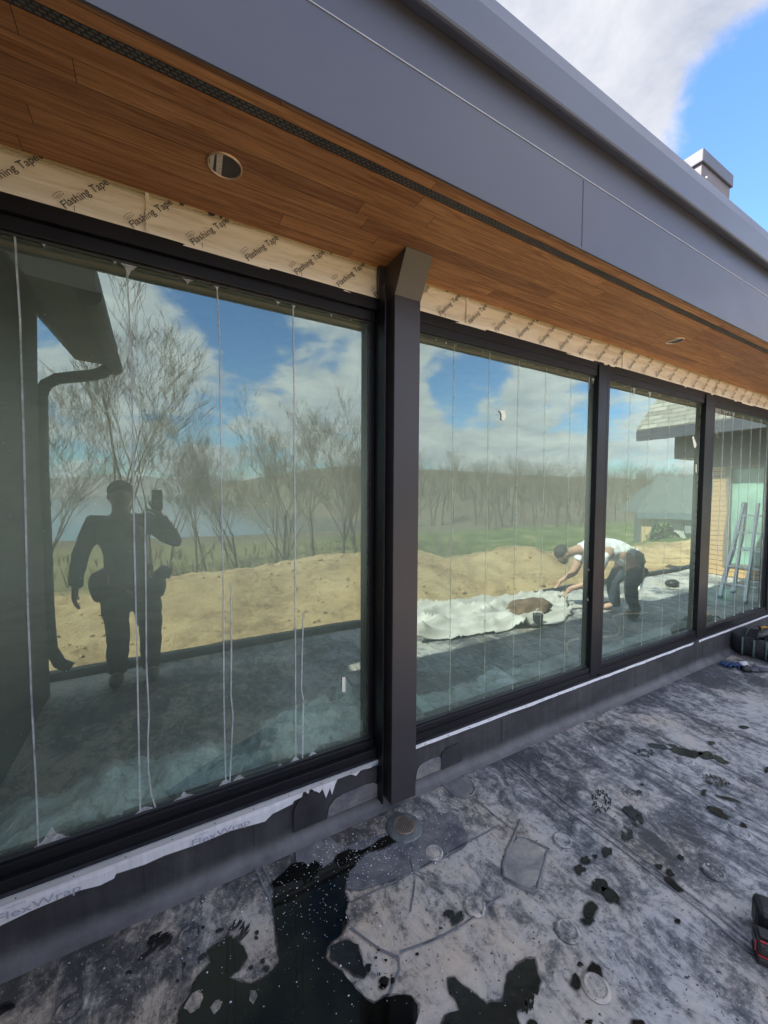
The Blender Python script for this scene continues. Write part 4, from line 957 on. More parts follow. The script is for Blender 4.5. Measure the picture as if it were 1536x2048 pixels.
# cordless drill lying on the bag
q0 = Wl(1478, 1268, g0.y+0.0); drl = empty('cordless_drill', (bc.x, bc.y-0.05, 0.2), 0, 'black and yellow cordless drill lying across the tool bag', 'drill')
hx = bc+Vector((-0.02, -0.06, 0.25))
MB().tube([hx+Vector((t, 0, 0.01*math.sin(t*9))) for t in (-0.21, -0.19, -0.15, -0.08, 0.0, 0.06)], [0.012, 0.022, 0.026, 0.034, 0.036, 0.030], 14).build('body', M_BLACK, drl, smooth=True)
MB().tube([hx+Vector((0.0, 0, -0.01)), hx+Vector((0.02, 0.03, -0.06)), hx+Vector((0.05, 0.05, -0.10))], [0.022, 0.019, 0.022], 10).build('grip', M_BLACK, drl, smooth=True)
MB().box(hx.x+0.05, hx.x+0.12, hx.y+0.0, hx.y+0.06, hx.z-0.01, hx.z+0.025).build('battery', M_YELLOW, drl, bevel=0.006)
MB().tube([hx+Vector((-0.235, 0, -0.03)), hx+Vector((-0.215, 0, 0.0)), hx+Vector((-0.20, 0, 0.03))], 0.012, 8).build('chuck', M_BLACK, drl, smooth=True)
# gloves
def glove(px, py, ang, lab, seed, mat):
    g = G(px, py); t = empty('work_glove', (g.x, g.y, 0), 0, lab, 'glove', 'work gloves dropped by the tool bag')
    rot = Matrix.Rotation(ang, 3, 'Z')
    def P(v): return g+rot @ Vector(v)
    def fn(v): return v*(1+0.18*noise.noise(v*40+Vector((seed, 0, 0))))
    MB().ell(P((0, 0, 0.018)), (0.055, 0.045, 0.017), 18, rot, fn).build('palm', mat, t, smooth=True)
    for k, (yy, l) in enumerate(((-0.032, .055), (-0.011, .07), (0.011, .066), (0.032, .05))):
        MB().tube([P((0.035, yy, 0.018)), P((0.06, yy*1.15, 0.026+0.004*k)), P((0.05+l*0.8, yy*1.3, 0.018)), P((0.055+l, yy*1.35, 0.01))], [.012, .0115, .011, .006], 8).build('finger', mat, t, smooth=True)
    MB().tube([P((-0.01, 0.035, 0.018)), P((0.015, 0.065, 0.02)), P((0.04, 0.078, 0.012))], [.013, .012, .007], 8).build('thumb', mat, t, smooth=True)
    MB().tube([P((-0.04, 0, 0.018)), P((-0.075, 0, 0.02)), P((-0.10, 0.005, 0.018))], [.033, .030, .034], 12).build('cuff', M_WHITECLOTH if seed == 1 else M_BLACK, t, smooth=True)
glove(1470, 1333, R(150), 'blue work glove with pale cuff lying left of the tool bag', 1, M_BLUEGLOVE)
glove(1505, 1342, R(-25), 'grey black work glove lying in front of the tool bag', 2, simple('grey_glove', (0.08, 0.08, 0.10), 0.7, var=0.4, scale=30))
# red and black battery tool at the lower right edge
g1 = G(1543, 1945)
tl = empty('battery_pack', (g1.x+0.03, g1.y, 0), 0, 'black and red cordless tool battery standing on the deck at the right edge', 'battery')
rot = Matrix.Rotation(R(-62), 3, 'Z')
def rbox(x0, x1, y0, y1, z0, z1, base):
    m_ = MB().box(x0, x1, y0, y1, z0, z1); m_.v = [tuple(base+rot @ Vector(v)) for v in m_.v]; return m_
bs = Vector((g1.x-0.015, g1.y+0.035, 0))
rbox(0, 0.15, 0.0, 0.075, 0.002, 0.030, bs).build('base', M_BLACK, tl, bevel=0.008)
rbox(0.004, 0.146, 0.003, 0.072, 0.030, 0.036, bs).build('red_band', M_RED, tl, bevel=0.002)
rbox(0, 0.15, -0.002, 0.077, 0.038, 0.082, bs).build('case', M_BLACK, tl, bevel=0.010)
rbox(0.01, 0.14, 0.018, 0.059, 0.082, 0.092, bs).build('top_rail', M_BLACK, tl, bevel=0.003)
rbox(0.008, 0.142, 0.004, 0.009, 0.0822, 0.086, bs).build('red_stripe', M_RED, tl, bevel=0.001)
rbox(-0.0035, 0.0, 0.008, 0.012, 0.042, 0.078, bs).build('red_stripe', M_RED, tl)
for k in range(4): rbox(0.02+0.028*k, 0.034+0.028*k, -0.0045, -0.002, 0.066, 0.074, bs).build('rib', M_FRAME2, tl)
rbox(0.03, 0.08, -0.004, -0.0021, 0.050, 0.064, bs).build('name_label', M_STICKER, tl)
rbox(-0.003, 0.0, 0.015, 0.06, 0.05, 0.075, bs).build('latch', M_FRAME2, tl, bevel=0.001)
rbox(0.02, 0.13, 0.11, 0.20, 0.002, 0.11, bs).build('tool_foot', M_BLACK, tl, bevel=0.02)

# ------------------------------------------------------------------ PEOPLE
def skin_obj(name, nodes, edges, mat, parent, sub=2):
    names = list(nodes); me = bpy.data.meshes.new(name)
    me.from_pydata([nodes[n][0] for n in names], [(names.index(a), names.index(b)) for a, b in edges], [])
    me.materials.append(mat); o = bpy.data.objects.new(name, me); COL.objects.link(o)
    md = o.modifiers.new('skin', 'SKIN'); md.use_smooth_shade = True
    lay = me.skin_vertices[0].data if me.skin_vertices else None
    if lay is None:
        bm = bmesh.new(); bm.from_mesh(me); bm.verts.layers.skin.verify(); bm.to_mesh(me); bm.free(); lay = me.skin_vertices[0].data
    for i, n in enumerate(names):
        r_ = nodes[n][1]; lay[i].radius = r_ if isinstance(r_, tuple) else (r_, r_)
        lay[i].use_root = (i == 0)
    ss = o.modifiers.new('sub', 'SUBSURF'); ss.levels = sub; ss.render_levels = sub
    if parent is not None:
        o.parent = parent; o.matrix_parent_inverse = Matrix.Translation(-Vector(parent.location))
    return o
def hand(nodes, edges, wrist, palm, d, side, pre, curl=0.02):
    d = Vector(d).normalized(); side = Vector(side).normalized(); nrm = d.cross(side)
    p = Vector(palm)
    for k, (o_, l) in enumerate(((-0.030, .062), (-0.010, .075), (0.010, .070), (0.030, .055))):
        a = p+side*o_+d*0.035; b = a+d*l*0.55+nrm*curl*0.5; c = a+d*l*0.95+nrm*curl*1.6
        nodes[f'{pre}a{k}'] = (a, 0.010); nodes[f'{pre}b{k}'] = (b, 0.009); nodes[f'{pre}c{k}'] = (c, 0.007)
        edges += [(palm_key(pre), f'{pre}a{k}'), (f'{pre}a{k}', f'{pre}b{k}'), (f'{pre}b{k}', f'{pre}c{k}')]
    t0 = p+side*-0.045+d*0.0; t1 = t0+d*0.035-side*0.018+nrm*curl
    nodes[pre+'t0'] = (t0, 0.012); nodes[pre+'t1'] = (t1, 0.009); edges += [(palm_key(pre), pre+'t0'), (pre+'t0', pre+'t1')]
def palm_key(pre): return pre+'palm'
# photographer
py_ = -2.12
ph = empty('person', (-0.22, py_, 0), 0, 'person in dark clothes and tool belt holding up a phone, mirrored in nearest window', 'person')
X = lambda x, y, z: Vector((x, py_+y, z))
nodes = {'pel': (X(-.22, 0, .90), (.15, .12)), 'spine': (X(-.235, 0, 1.08), (.145, .11)), 'chest': (X(-.255, 0, 1.26), (.165, .12)), 'nb': (X(-.262, .01, 1.41), (.075, .07)), 'neck': (X(-.265, .015, 1.47), .056),
         'chin': (X(-.265, .03, 1.52), (.062, .065)), 'head': (X(-.265, .02, 1.59), (.078, .095)), 'crown': (X(-.265, .01, 1.655), (.06, .07)),
         'shL': (X(-.43, 0, 1.345), .062), 'elL': (X(-.535, -.01, 1.10), .044), 'wrL': (X(-.57, .05, .86), .028), 'Lpalm': (X(-.575, .07, .79), (.034, .02)),
         'shR': (X(-.085, 0, 1.355), .062), 'elR': (X(.13, .10, 1.19), .046), 'wrR': (X(.02, .24, 1.40), .029), 'Rpalm': (X(-.005, .27, 1.46), (.034, .022)),
         'hipL': (X(-.33, 0, .82), .095), 'knL': (X(-.30, .02, .46), .062), 'anL': (X(-.31, -.02, .10), .045), 'toL': (X(-.32, .14, .045), .035),
         'hipR': (X(-.115, 0, .82), .095), 'knR': (X(-.065, .02, .46), .062), 'anR': (X(-.07, -.02, .10), .045), 'toR': (X(-.055, .14, .045), .035)}
edges = [('pel', 'spine'), ('spine', 'chest'), ('chest', 'nb'), ('nb', 'neck'), ('neck', 'chin'), ('chin', 'head'), ('head', 'crown'), ('chest', 'shL'), ('shL', 'elL'), ('elL', 'wrL'), ('wrL', 'Lpalm'),
         ('chest', 'shR'), ('shR', 'elR'), ('elR', 'wrR'), ('wrR', 'Rpalm'), ('pel', 'hipL'), ('hipL', 'knL'), ('knL', 'anL'), ('anL', 'toL'), ('pel', 'hipR'), ('hipR', 'knR'), ('knR', 'anR'), ('anR', 'toR')]
base_e = list(edges); base_n = dict(nodes)
hand(nodes, edges, None, nodes['Lpalm'][0], (-.02, .15, -1), (0, 1, .1), 'L')
hand(nodes, edges, None, nodes['Rpalm'][0], (-.25, .25, 1), (1, .1, .2), 'R', 0.03)
skin_obj('body', nodes, edges, M_SKIN, ph, 1)
def clothes(name, keys, grow, mat, parent, nn, ee):
    n2 = {}
    for k in keys:
        r_ = nn[k][1]; r_ = (r_ if isinstance(r_, tuple) else (r_, r_)); n2[k] = (nn[k][0], tuple(a*1.06+grow for a in r_))
    e2 = [e for e in ee if e[0] in n2 and e[1] in n2]; return skin_obj(name, n2, e2, mat, parent, 2)
V3 = lambda *a: Vector(a)
def fused(name, mat, parent, tubes, ells=(), voxel=.014):
    mb = MB()
    for pts, rr in tubes: mb.tube(pts, rr, 14)
    for c, q in ells: mb.ell(c, q, 16)
    o = mb.build(name, mat, parent, smooth=True); rm = o.modifiers.new('fuse', 'REMESH'); rm.mode = 'VOXEL'; rm.voxel_size = voxel; rm.use_smooth_shade = True
    sm_ = o.modifiers.new('smooth', 'SMOOTH'); sm_.factor = .6; sm_.iterations = 8
    tx = bpy.data.textures.get('fold') or bpy.data.textures.new('fold', 'CLOUDS'); tx.noise_scale = .09
    dm = o.modifiers.new('folds', 'DISPLACE'); dm.texture = tx; dm.strength = .03; dm.mid_level = .5; return o
def headbits(parent, c, fwd, up, hat=None, hair=None):
    c = Vector(c); fwd = Vector(fwd).normalized(); up = (Vector(up)-fwd*Vector(up).dot(fwd)).normalized(); rt = fwd.cross(up)
    M3 = Matrix((rt, fwd, up)).transposed()
    P = lambda a, b, d: c+rt*a+fwd*b+up*d
    MB().ell(P(0, .012, -.005), (.076, .096, .11), 18, M3).build('face', M_SKIN, parent, smooth=True)
    MB().add([P(-.014, .10, -.025), P(.014, .10, -.025), P(0, .128, -.022), P(0, .104, .022)], [(0, 1, 2), (0, 2, 3), (1, 3, 2)]).build('nose', M_SKIN, parent, smooth=True)
    for s in (-1, 1):
        MB().ell(P(s*.03, .095, .01), (.011, .007, .007), 8, M3).build('eye', M_WHITECLOTH, parent, smooth=True)
        MB().ell(P(s*.078, 0, -.01), (.009, .02, .03), 8, M3).build('ear', M_SKIN, parent, smooth=True)
    MB().ell(P(0, .098, -.058), (.024, .006, .006), 8, M3).build('mouth', simple('lips', (.35, .12, .10), .5), parent, smooth=True)
    def fn(v): return Vector((v.x, v.y, v.z if v.z > -.01 else -.01+(v.z+.01)*0.3))
    MB().ell(P(0, -.012, .035), (.088, .108, .095), 20, M3, fn).build('cap' if hat else 'hair', hat or M_HAIR, parent, smooth=True)
    return P
q = lambda k: base_n[k][0]
fused('shirt', M_DARKCLOTH, ph, [([q('pel')-V3(0, 0, .05), q('spine'), q('chest'), q('chest').lerp(q('nb'), .6), q('nb')], [.155, .155, .17, .13, .075]), ([q('chest')+V3(-.03, 0, .06), q('shL'), q('elL'), q('wrL')], [.10, .085, .064, .048]), ([q('chest')+V3(.03, 0, .06), q('shR'), q('elR'), q('wrR')], [.10, .085, .066, .05])])
fused('trousers', M_DARKCLOTH, ph, [([q('pel')+V3(0, 0, .05), q('pel')-V3(0, 0, .08)], [.15, .155]), ([q('hipL')+V3(0, 0, .04), q('hipL'), q('knL'), q('anL')-V3(0, 0, .02)], [.115, .12, .088, .075]), ([q('hipR')+V3(0, 0, .04), q('hipR'), q('knR'), q('anR')-V3(0, 0, .02)], [.115, .12, .088, .075])])
P = headbits(ph, X(-.265, .02, 1.575), (.1, 1, .0), (0, 0, 1), hat=M_DARKCLOTH)
bt_ = MB(); bt_.add(*ringmesh(Vector((-.225, py_, 0)), [(.175, .94), (.185, .94), (.185, .98), (.175, .98)], 28)); bt_.v = [(x, py_+(y-py_)*.75, z) for x, y, z in bt_.v]
belt = bt_.build('tool_belt', M_BLACK, ph, smooth=False)
for (x, z, sx, sz) in ((-.42, .84, .075, .13), (-.40, .90, .06, .08), (.00, .82, .06, .12), (.035, .92, .05, .05)):
    lumpy(X(x, .02, z), (sx, .075, sz), x*10, .15, 18).build('pouch', M_BLACK, belt, smooth=True)
for k in range(5):
    MB().tube([X(.03+.012*k, .03, .86), X(.04+.014*k, .04, .94+.01*(k % 3))], .008, 6).build('tool_handle', M_BLACK, belt)
for s, kx in ((-1, -.315), (1, -.06)):
    lumpy(X(kx, .05, .05), (.052, .145, .055), 4, .05, 18).build('boot', M_BLACK, ph, smooth=True)
phone = empty('phone', (0, CAM_Y-0.04, 1.55), 0, 'dark phone held up by the person mirrored in the nearest window', 'phone')
MB().box(-.038, .038, CAM_Y-.052, CAM_Y-.043, 1.462, 1.622).build('case', M_BLACK, phone, bevel=.003)
MB().box(-.030, .0, CAM_Y-.0428, CAM_Y-.040, 1.575, 1.612).build('lens_plate', M_FRAME2, phone, bevel=.001)

# the bending worker
wk = empty('person', (4.5, -0.85, 0), 0, 'bearded person in white shirt bending over the white sheet', 'person')
V = Vector
nodes = {'pel': (V((4.74, -.70, .86)), (.15, .13)), 'spine': (V((4.60, -.80, .97)), (.14, .115)), 'chest': (V((4.38, -.93, 1.00)), (.155, .12)), 'nb': (V((4.19, -1.0, .985)), (.075, .07)), 'neck': (V((4.12, -1.03, .965)), .058),
         'chin': (V((4.05, -1.05, .94)), .065), 'head': (V((3.98, -1.06, .945)), (.085, .085)),
         'shL': (V((4.33, -.80, .90)), .062), 'elL': (V((4.22, -.88, .63)), .044), 'wrL': (V((4.09, -1.0, .41)), .03), 'Lpalm': (V((4.06, -1.04, .35)), (.034, .022)),
         'shR': (V((4.42, -1.12, .92)), .062), 'elR': (V((4.35, -1.18, .66)), .044), 'wrR': (V((4.28, -1.26, .44)), .03), 'Rpalm': (V((4.25, -1.30, .38)), (.034, .022)),
         'hipL': (V((4.70, -.62, .76)), .10), 'knL': (V((4.52, -.60, .47)), .066), 'anL': (V((4.55, -.56, .10)), .047), 'toL': (V((4.42, -.62, .045)), .036),
         'hipR': (V((4.74, -.80, .76)), .10), 'knR': (V((4.58, -.84, .47)), .066), 'anR': (V((4.62, -.82, .10)), .047), 'toR': (V((4.50, -.90, .045)), .036)}
def back(p, k=1.2):
    z = 1.6+k*(p.z-1.6); z = max(z, p.z*0.85) if p.z < .6 else z
    return V((p.x*k, 1.85-1.75+0-(k*(0.1+1.75-p.y)-1.75), z))
nodes = {n: (back(p), tuple(a*1.08 for a in q) if isinstance(q, tuple) else q*1.08) for n, (p, q) in nodes.items()}
base_n = dict(nodes); edges = list(base_e); edges = [e for e in edges if 'crown' not in e]; base_w = list(edges)
hand(nodes, edges, None, nodes['Lpalm'][0], (-.3, -.3, -1), (.5, -.8, 0), 'L'); hand(nodes, edges, None, nodes['Rpalm'][0], (-.3, -.3, -1), (.5, -.8, 0), 'R')
skin_obj('body', nodes, edges, M_SKIN, wk, 2)
base_n2 = dict(base_n); base_n2['shirtL'] = (back(V((4.29, -.83, .80))), .062); base_n2['shirtR'] = (back(V((4.39, -1.14, .82))), .062)
q = lambda k: base_n2[k][0]
fused('shirt', simple('pale_shirt', (.80, .84, .90), .85, var=.08, scale=14, bst=.5), wk, [([q('pel').lerp(q('spine'), .3), q('spine'), q('chest'), q('nb')], [.155, .15, .165, .085]), ([q('chest'), q('shL'), q('shirtL')], [.12, .085, .078]), ([q('chest'), q('shR'), q('shirtR')], [.12, .085, .078])])
fused('trousers', M_NAVY, wk, [([q('spine').lerp(q('pel'), .6), q('pel'), q('pel').lerp(q('hipL'), .5)], [.14, .165, .14]), ([q('hipL')+V((0, 0, .05)), q('hipL'), q('knL'), q('anL')-V((0, 0, .03))], [.12, .12, .088, .07]), ([q('hipR')+V((0, 0, .05)), q('hipR'), q('knR'), q('anR')-V((0, 0, .03))], [.12, .12, .088, .07])])
P = headbits(wk, back(V((3.98, -1.06, .945))), (-.45, -.15, -.85), (-.85, -.3, .3))
MB().ell(P(0, .07, -.075), (.058, .05, .05), 14).build('beard', M_HAIR, wk, smooth=True)
for kx, ky in ((back(V((4.48, -.54, .05))).x, back(V((4.48, -.54, .05))).y), (back(V((4.59, -.91, .05))).x, back(V((4.59, -.91, .05))).y)):
    lumpy((kx, ky, .05), (.13, .055, .055), 4, .05, 18).build('boot', M_BLACK, wk, smooth=True)

# white sheet, brown heap, small pot -----------------------------------
def sheet():
    out = [(2.35, -1.62), (2.9, -1.55), (3.6, -1.45), (4.3, -1.30), (4.75, -1.45), (5.3, -1.9), (5.5, -2.2), (5.0, -2.5), (4.3, -2.42), (3.4, -2.62), (2.9, -2.75), (2.75, -2.3), (2.45, -1.9)]
    from mathutils.geometry import intersect_point_tri_2d
    bm = bmesh.new(); nx, ny = 150, 60; grid = {}
    def inside(x, y):
        c = False; j = len(out)-1
        for i in range(len(out)):
            xi, yi = out[i]; xj, yj = out[j]
            if (yi > y) != (yj > y) and x < (xj-xi)*(y-yi)/(yj-yi)+xi: c = not c
            j = i
        return c
    for i in range(nx):
        for j in range(ny):
            x = 1.4+4.2*i/nx; y = -2.8+1.6*j/ny
            wx = x+0.06*noise.noise(V((x*3, y*3, 4))); wy = y+0.06*noise.noise(V((x*3, y*3, 9)))
            if inside(wx, wy):
                r1 = 1-abs(noise.noise(V((x*0.9+y*1.2, y*4.5-x*0.5, 1.0))))*2.0; r2 = 1-abs(noise.noise(V((x*2.4, y*8, 6))))*2
                z = 0.012+0.22*max(0, r1)**4*(0.6+0.4*noise.noise(V((x, y, 2))))+0.03*max(0, r2)**2
                z = max(z, 0.07) if y < EDGE+0.08 else z
                if y < EDGE-0.14: z = z-0.25*min(1, (EDGE-0.14-y)*3)+0.05
                grid[i, j] = bm.verts.new((x, y, z))
    for (i, j) in list(grid):
        if (i+1, j) in grid and (i, j+1) in grid and (i+1, j+1) in grid: bm.faces.new((grid[i, j], grid[i+1, j], grid[i+1, j+1], grid[i, j+1]))
    me = bpy.data.meshes.new('drop_sheet'); bm.to_mesh(me); bm.free(); me.materials.append(M_WHITECLOTH)
    for p in me.polygons: p.use_smooth = True
    o = bpy.data.objects.new('drop_sheet', me); COL.objects.link(o); sl = o.modifiers.new('s', 'SOLIDIFY'); sl.thickness = .003
    me.materials.clear(); me.materials.append(simple('sheet_plastic', (.56, .55, .53), .5, var=.08)); tag(o, 'long crumpled white sheet lying along the deck edge', 'sheet')
sheet()
lumpy((4.22, -1.72, .12), (.34, .20, .13), 3, .4, 40).build('paper_heap', simple('brown_paper', (.16, .10, .06), .85, var=.5, scale=12, bst=.5), None, smooth=True)
tag(bpy.data.objects['paper_heap'], 'rounded brown heap on the white sheet beside the bending man', 'heap')
pot = empty('caulk_bucket', (4.02, -1.42, 0), 0, 'small dark bucket standing in front of the brown heap', 'bucket')
MB().add(*ringmesh(V((4.02, -1.42, 0)), [(0, .004), (.055, .004), (.062, .15), (.066, .155), (.058, .155), (.052, .02)], 24)).build('tub', M_BLACK, pot, smooth=True)
MB().tube([V((4.02+.062*math.cos(t), -1.42, .15+.07*math.sin(t))) for t in np.linspace(0, math.pi, 12)], .003, 5).build('bail', M_ALU, pot, smooth=True)

# ladder -----------------------------------------------------------------
lad = empty('stepladder', (7.95, -.72, 0), 0, 'aluminium stepladder with red hinges, mirrored in the fourth window', 'ladder')
apx = 8.12
def leg(x0, y0, x1, y1, z1, w=.038):
    a = V((x0, y0, .03)); b = V((x1, y1, z1)); mb = MB(); d = (b-a)
    mb.v = []; mb.f = []
    mb.add([a+V((-w, -w*.5, 0)), a+V((w, -w*.5, 0)), a+V((w, w*.5, 0)), a+V((-w, w*.5, 0)), b+V((-w, -w*.5, 0)), b+V((w, -w*.5, 0)), b+V((w, w*.5, 0)), b+V((-w, w*.5, 0))],
           [(0, 3, 2, 1), (4, 5, 6, 7), (0, 1, 5, 4), (1, 2, 6, 5), (2, 3, 7, 6), (3, 0, 4, 7)])
    o = mb.build('rail', M_ALU, lad, bevel=.003)
    MB().box(x0-.035, x0+.035, y0-.022, y0+.022, 0, .05).build('rubber_foot', M_BLACK, o, bevel=.005)
leg(7.70, -.95, apx-.02, -.84, 1.50); leg(7.62, -.61, apx-.02, -.66, 1.50); leg(8.30, -1.0, apx+.05, -.84, 1.50); leg(8.25, -.52, apx+.05, -.58, 1.50)
for k in range(5):
    t = (.22+.27*k)/1.5; y0 = -.95+.11*t; y1 = -.50-.06*t; x = 7.66+(apx-.02-7.66)*t
    MB().box(x-.03, x+.03, y0, y1, .03+1.47*t-.012, .03+1.47*t+.012).build('step', M_ALU, lad, bevel=.003)
    if k in (0, 2, 4):
        x = 8.28+(apx+.05-8.28)*t; MB().box(x-.012, x+.012, y0, y1, .03+1.47*t-.01, .03+1.47*t+.01).build('brace', M_ALU, lad)
for yy in (-.86, -.50): MB().ell((apx+.015, yy, 1.46), (.075, .03, .055), 12).build('hinge', M_RED, lad, smooth=True)
# long pole and small dark bucket on the sunlit strip
mb = MB(); mb.tube([(7.10, -1.83, .02), (7.9, -2.3, .60)], .016, 8); tag(mb.build('paint_pole', M_ALU, None, smooth=True), 'pale pole leaning at the deck edge, mirrored in the third window', 'pole')
lumpy((7.9, -1.72, .06), (.14, .10, .07), 9, .2, 18).build('knee_pad', M_BLACK, None, smooth=True); tag(bpy.data.objects['knee_pad'], 'small dark pad lying on the sunlit strip of deck', 'pad')

# ------------------------------------------------------------------ LEFT WING (only seen mirrored)
M_SIDING = simple('dark_siding', (0.045, 0.048, 0.05), .7, var=.15, scale=3)
lw = empty('house_wing', (-3, -1.3, 0), 0, 'dark house wing with steep eave and curved downpipe, mirrored at left', 'house wing')
def K(x, y, z, k=.892): return Vector((x*k, 1.85-k*(1.85-y), 1.6+k*(z-1.6)))
ye = K(0, -2.80, 0).y; yw_ = K(0, -2.60, 0).y
MB().box(-6, -.767, yw_, -.02, -.3, 2.62).build('wall', M_SIDING, lw)
prof = [(-.30, 2.80), (-.62, 2.82), (-1.25, 3.60), (-1.25, 3.75), (-.62, 3.05), (-.30, 2.98)]
MB().prism([K(x, -2.80, z) for x, z in prof], (0, -.80-ye, 0)).build('roof', M_SIDING, lw)
a_ = K(-1.25, -2.8, 3.6); MB().box(-6, a_.x, ye, -.84, a_.z, a_.z+.14).build('roof', M_SIDING, lw)
MB().prism([(-.767, yw_, 2.62), (-.767, yw_, 2.98), (-1.11, yw_, 3.38), (-6, yw_, 3.38), (-6, yw_, 2.62)], (0, 1.2, 0)).build('gable', M_SIDING, lw)
mb = MB(); n = 12; ring = [(.055*math.cos(math.pi+math.pi*k/n), .062*math.sin(math.pi+math.pi*k/n)) for k in range(n+1)]+[(.055, .02), (-.055, .02)]
c_ = K(-.335, -2.82, 2.80)
vs = [(c_.x+a, c_.y, c_.z+b) for a, b in ring]+[(c_.x+a, -.84, c_.z+b) for a, b in ring]; k_ = len(ring)
mb.add(vs, [(i, (i+1) % k_, (i+1) % k_+k_, i+k_) for i in range(k_)]+[tuple(range(k_))[::-1], tuple(range(k_, 2*k_))]); mb.build('gutter', M_SIDING, lw)
dp = [(-.36, -2.68, 2.76), (-.42, -2.68, 2.70), (-.50, -2.68, 2.665), (-.74, -2.68, 2.60), (-.82, -2.68, 2.54), (-.855, -2.67, 2.44), (-.86, -2.67, 1.6), (-.86, -2.67, .45), (-.855, -2.67, .2), (-.80, -2.67, .06), (-.72, -2.67, -.0)]
MB().tube([K(*p) for p in dp], .045, 12).build('downspout', M_SIDING, lw, smooth=True)

# ------------------------------------------------------------------ RIGHT WING (only seen mirrored)
def slope_roof(xe, ze, dirx, y0, y1, run, th, mat, par, name='roof', s=0.95):
    prof = [(xe, ze), (xe+dirx*run, ze+run*s), (xe+dirx*run, ze+run*s+th), (xe, ze+th)]
    mb = MB(); vs = [(x, y0, z) for x, z in prof]+[(x, y1, z) for x, z in prof]
    return mb.add(vs, [(0, 1, 2, 3), (7, 6, 5, 4), (0, 4, 5, 1), (1, 5, 6, 2), (2, 6, 7, 3), (3, 7, 4, 0)]).build(name, mat, par)
def mat_lap(name, col, col2, pitch, gap=(0.02, 0.012, 0.006)):
    mt, N, L = newmat(name); b = bsdf(N, L, Roughness=.55); co = objco(N)
    sep = N.new('ShaderNodeSeparateXYZ'); L.new(co, sep.inputs[0])
    fr = mth(N, L, 'FRACT', mth(N, L, 'DIVIDE', sep.outputs[2], pitch))
    n = nz(N, L, mapv(N, L, co, (1, 1, 20)), 4, 5, .6)
    c = ramp(N, L, n, [(.3, col), (.7, col2)]); c = mix(N, L, ramp(N, L, fr, [(0, (1, 1, 1)), (.10, (1, 1, 1)), (.14, (0, 0, 0))]), c, gap)
    L.new(c, b.inputs['Base Color']); bump(N, L, b, fr, .6, .01); return mt
def mat_shingle():
    mt, N, L = newmat('shingles'); b = bsdf(N, L, Roughness=.85); co = objco(N)
    cb = N.new('ShaderNodeCombineXYZ'); sep = N.new('ShaderNodeSeparateXYZ'); L.new(co, sep.inputs[0]); L.new(sep.outputs[1], cb.inputs[0]); L.new(sep.outputs[2], cb.inputs[1])
    bt = N.new('ShaderNodeTexBrick'); L.new(cb.outputs[0], bt.inputs['Vector']); bt.inputs['Scale'].default_value = 1; bt.inputs['Brick Width'].default_value = .30; bt.inputs['Row Height'].default_value = .105
    bt.inputs['Mortar Size'].default_value = .006; bt.inputs['Color1'].default_value = (.34, .33, .30, 1); bt.inputs['Color2'].default_value = (.20, .19, .18, 1); bt.inputs['Mortar'].default_value = (.06, .06, .055, 1)
    L.new(bt.outputs[0], b.inputs['Base Color']); return mt
rw = empty('house_wing', (12, -1, 0), 0, 'house wing with orange timber siding and pale shingle roof', 'house wing')
MB().box(9.9, 9.98, -1.95, -1.70, .0, 2.21).build('siding', mat_lap('orange_siding', (.42, .27, .14), (.52, .34, .18), .10), rw)
MB().box(9.9, 9.98, -1.70, -.02, .0, .20).build('siding', bpy.data.materials['orange_siding'], rw)
MB().box(9.88, 16, -1.95, -.02, 2.21, 2.95).build('frieze', M_SIDING, rw)
MB().box(9.99, 16, -1.95, -.02, -.3, 2.20).build('wall', M_SIDING, rw)
wn = MB().box(9.87, 9.985, -1.70, -1.64, .20, 2.21).box(9.87, 9.985, -1.64, -.1, .20, .27).box(9.87, 9.985, -1.64, -.1, 2.15, 2.21).build('window', simple('bronze_frame', (.16, .14, .12), .5), rw)
MB().box(9.975, 9.988, -1.64, -.1, .27, 2.15).build('pane', simple('green_glass', (.20, .34, .29), .06, var=.5, scale=1.4, spec=.8), wn)
slope_roof(9.2, 2.90, 1, -3.05, -.66, 4.0, .12, M_FASCIA, rw, s=1.05)
slope_roof(9.19, 3.03, 1, -3.07, -.66, 4.0, .03, mat_shingle(), rw, 'shingles', 1.05)
MB().box(9.16, 9.195, -3.06, -.66, 2.80, 3.02).build('fascia', M_FASCIA, rw)
MB().box(9.86, 10.6, -2.62, -1.96, 2.42, 2.96).build('eave_return', M_FASCIA, rw)

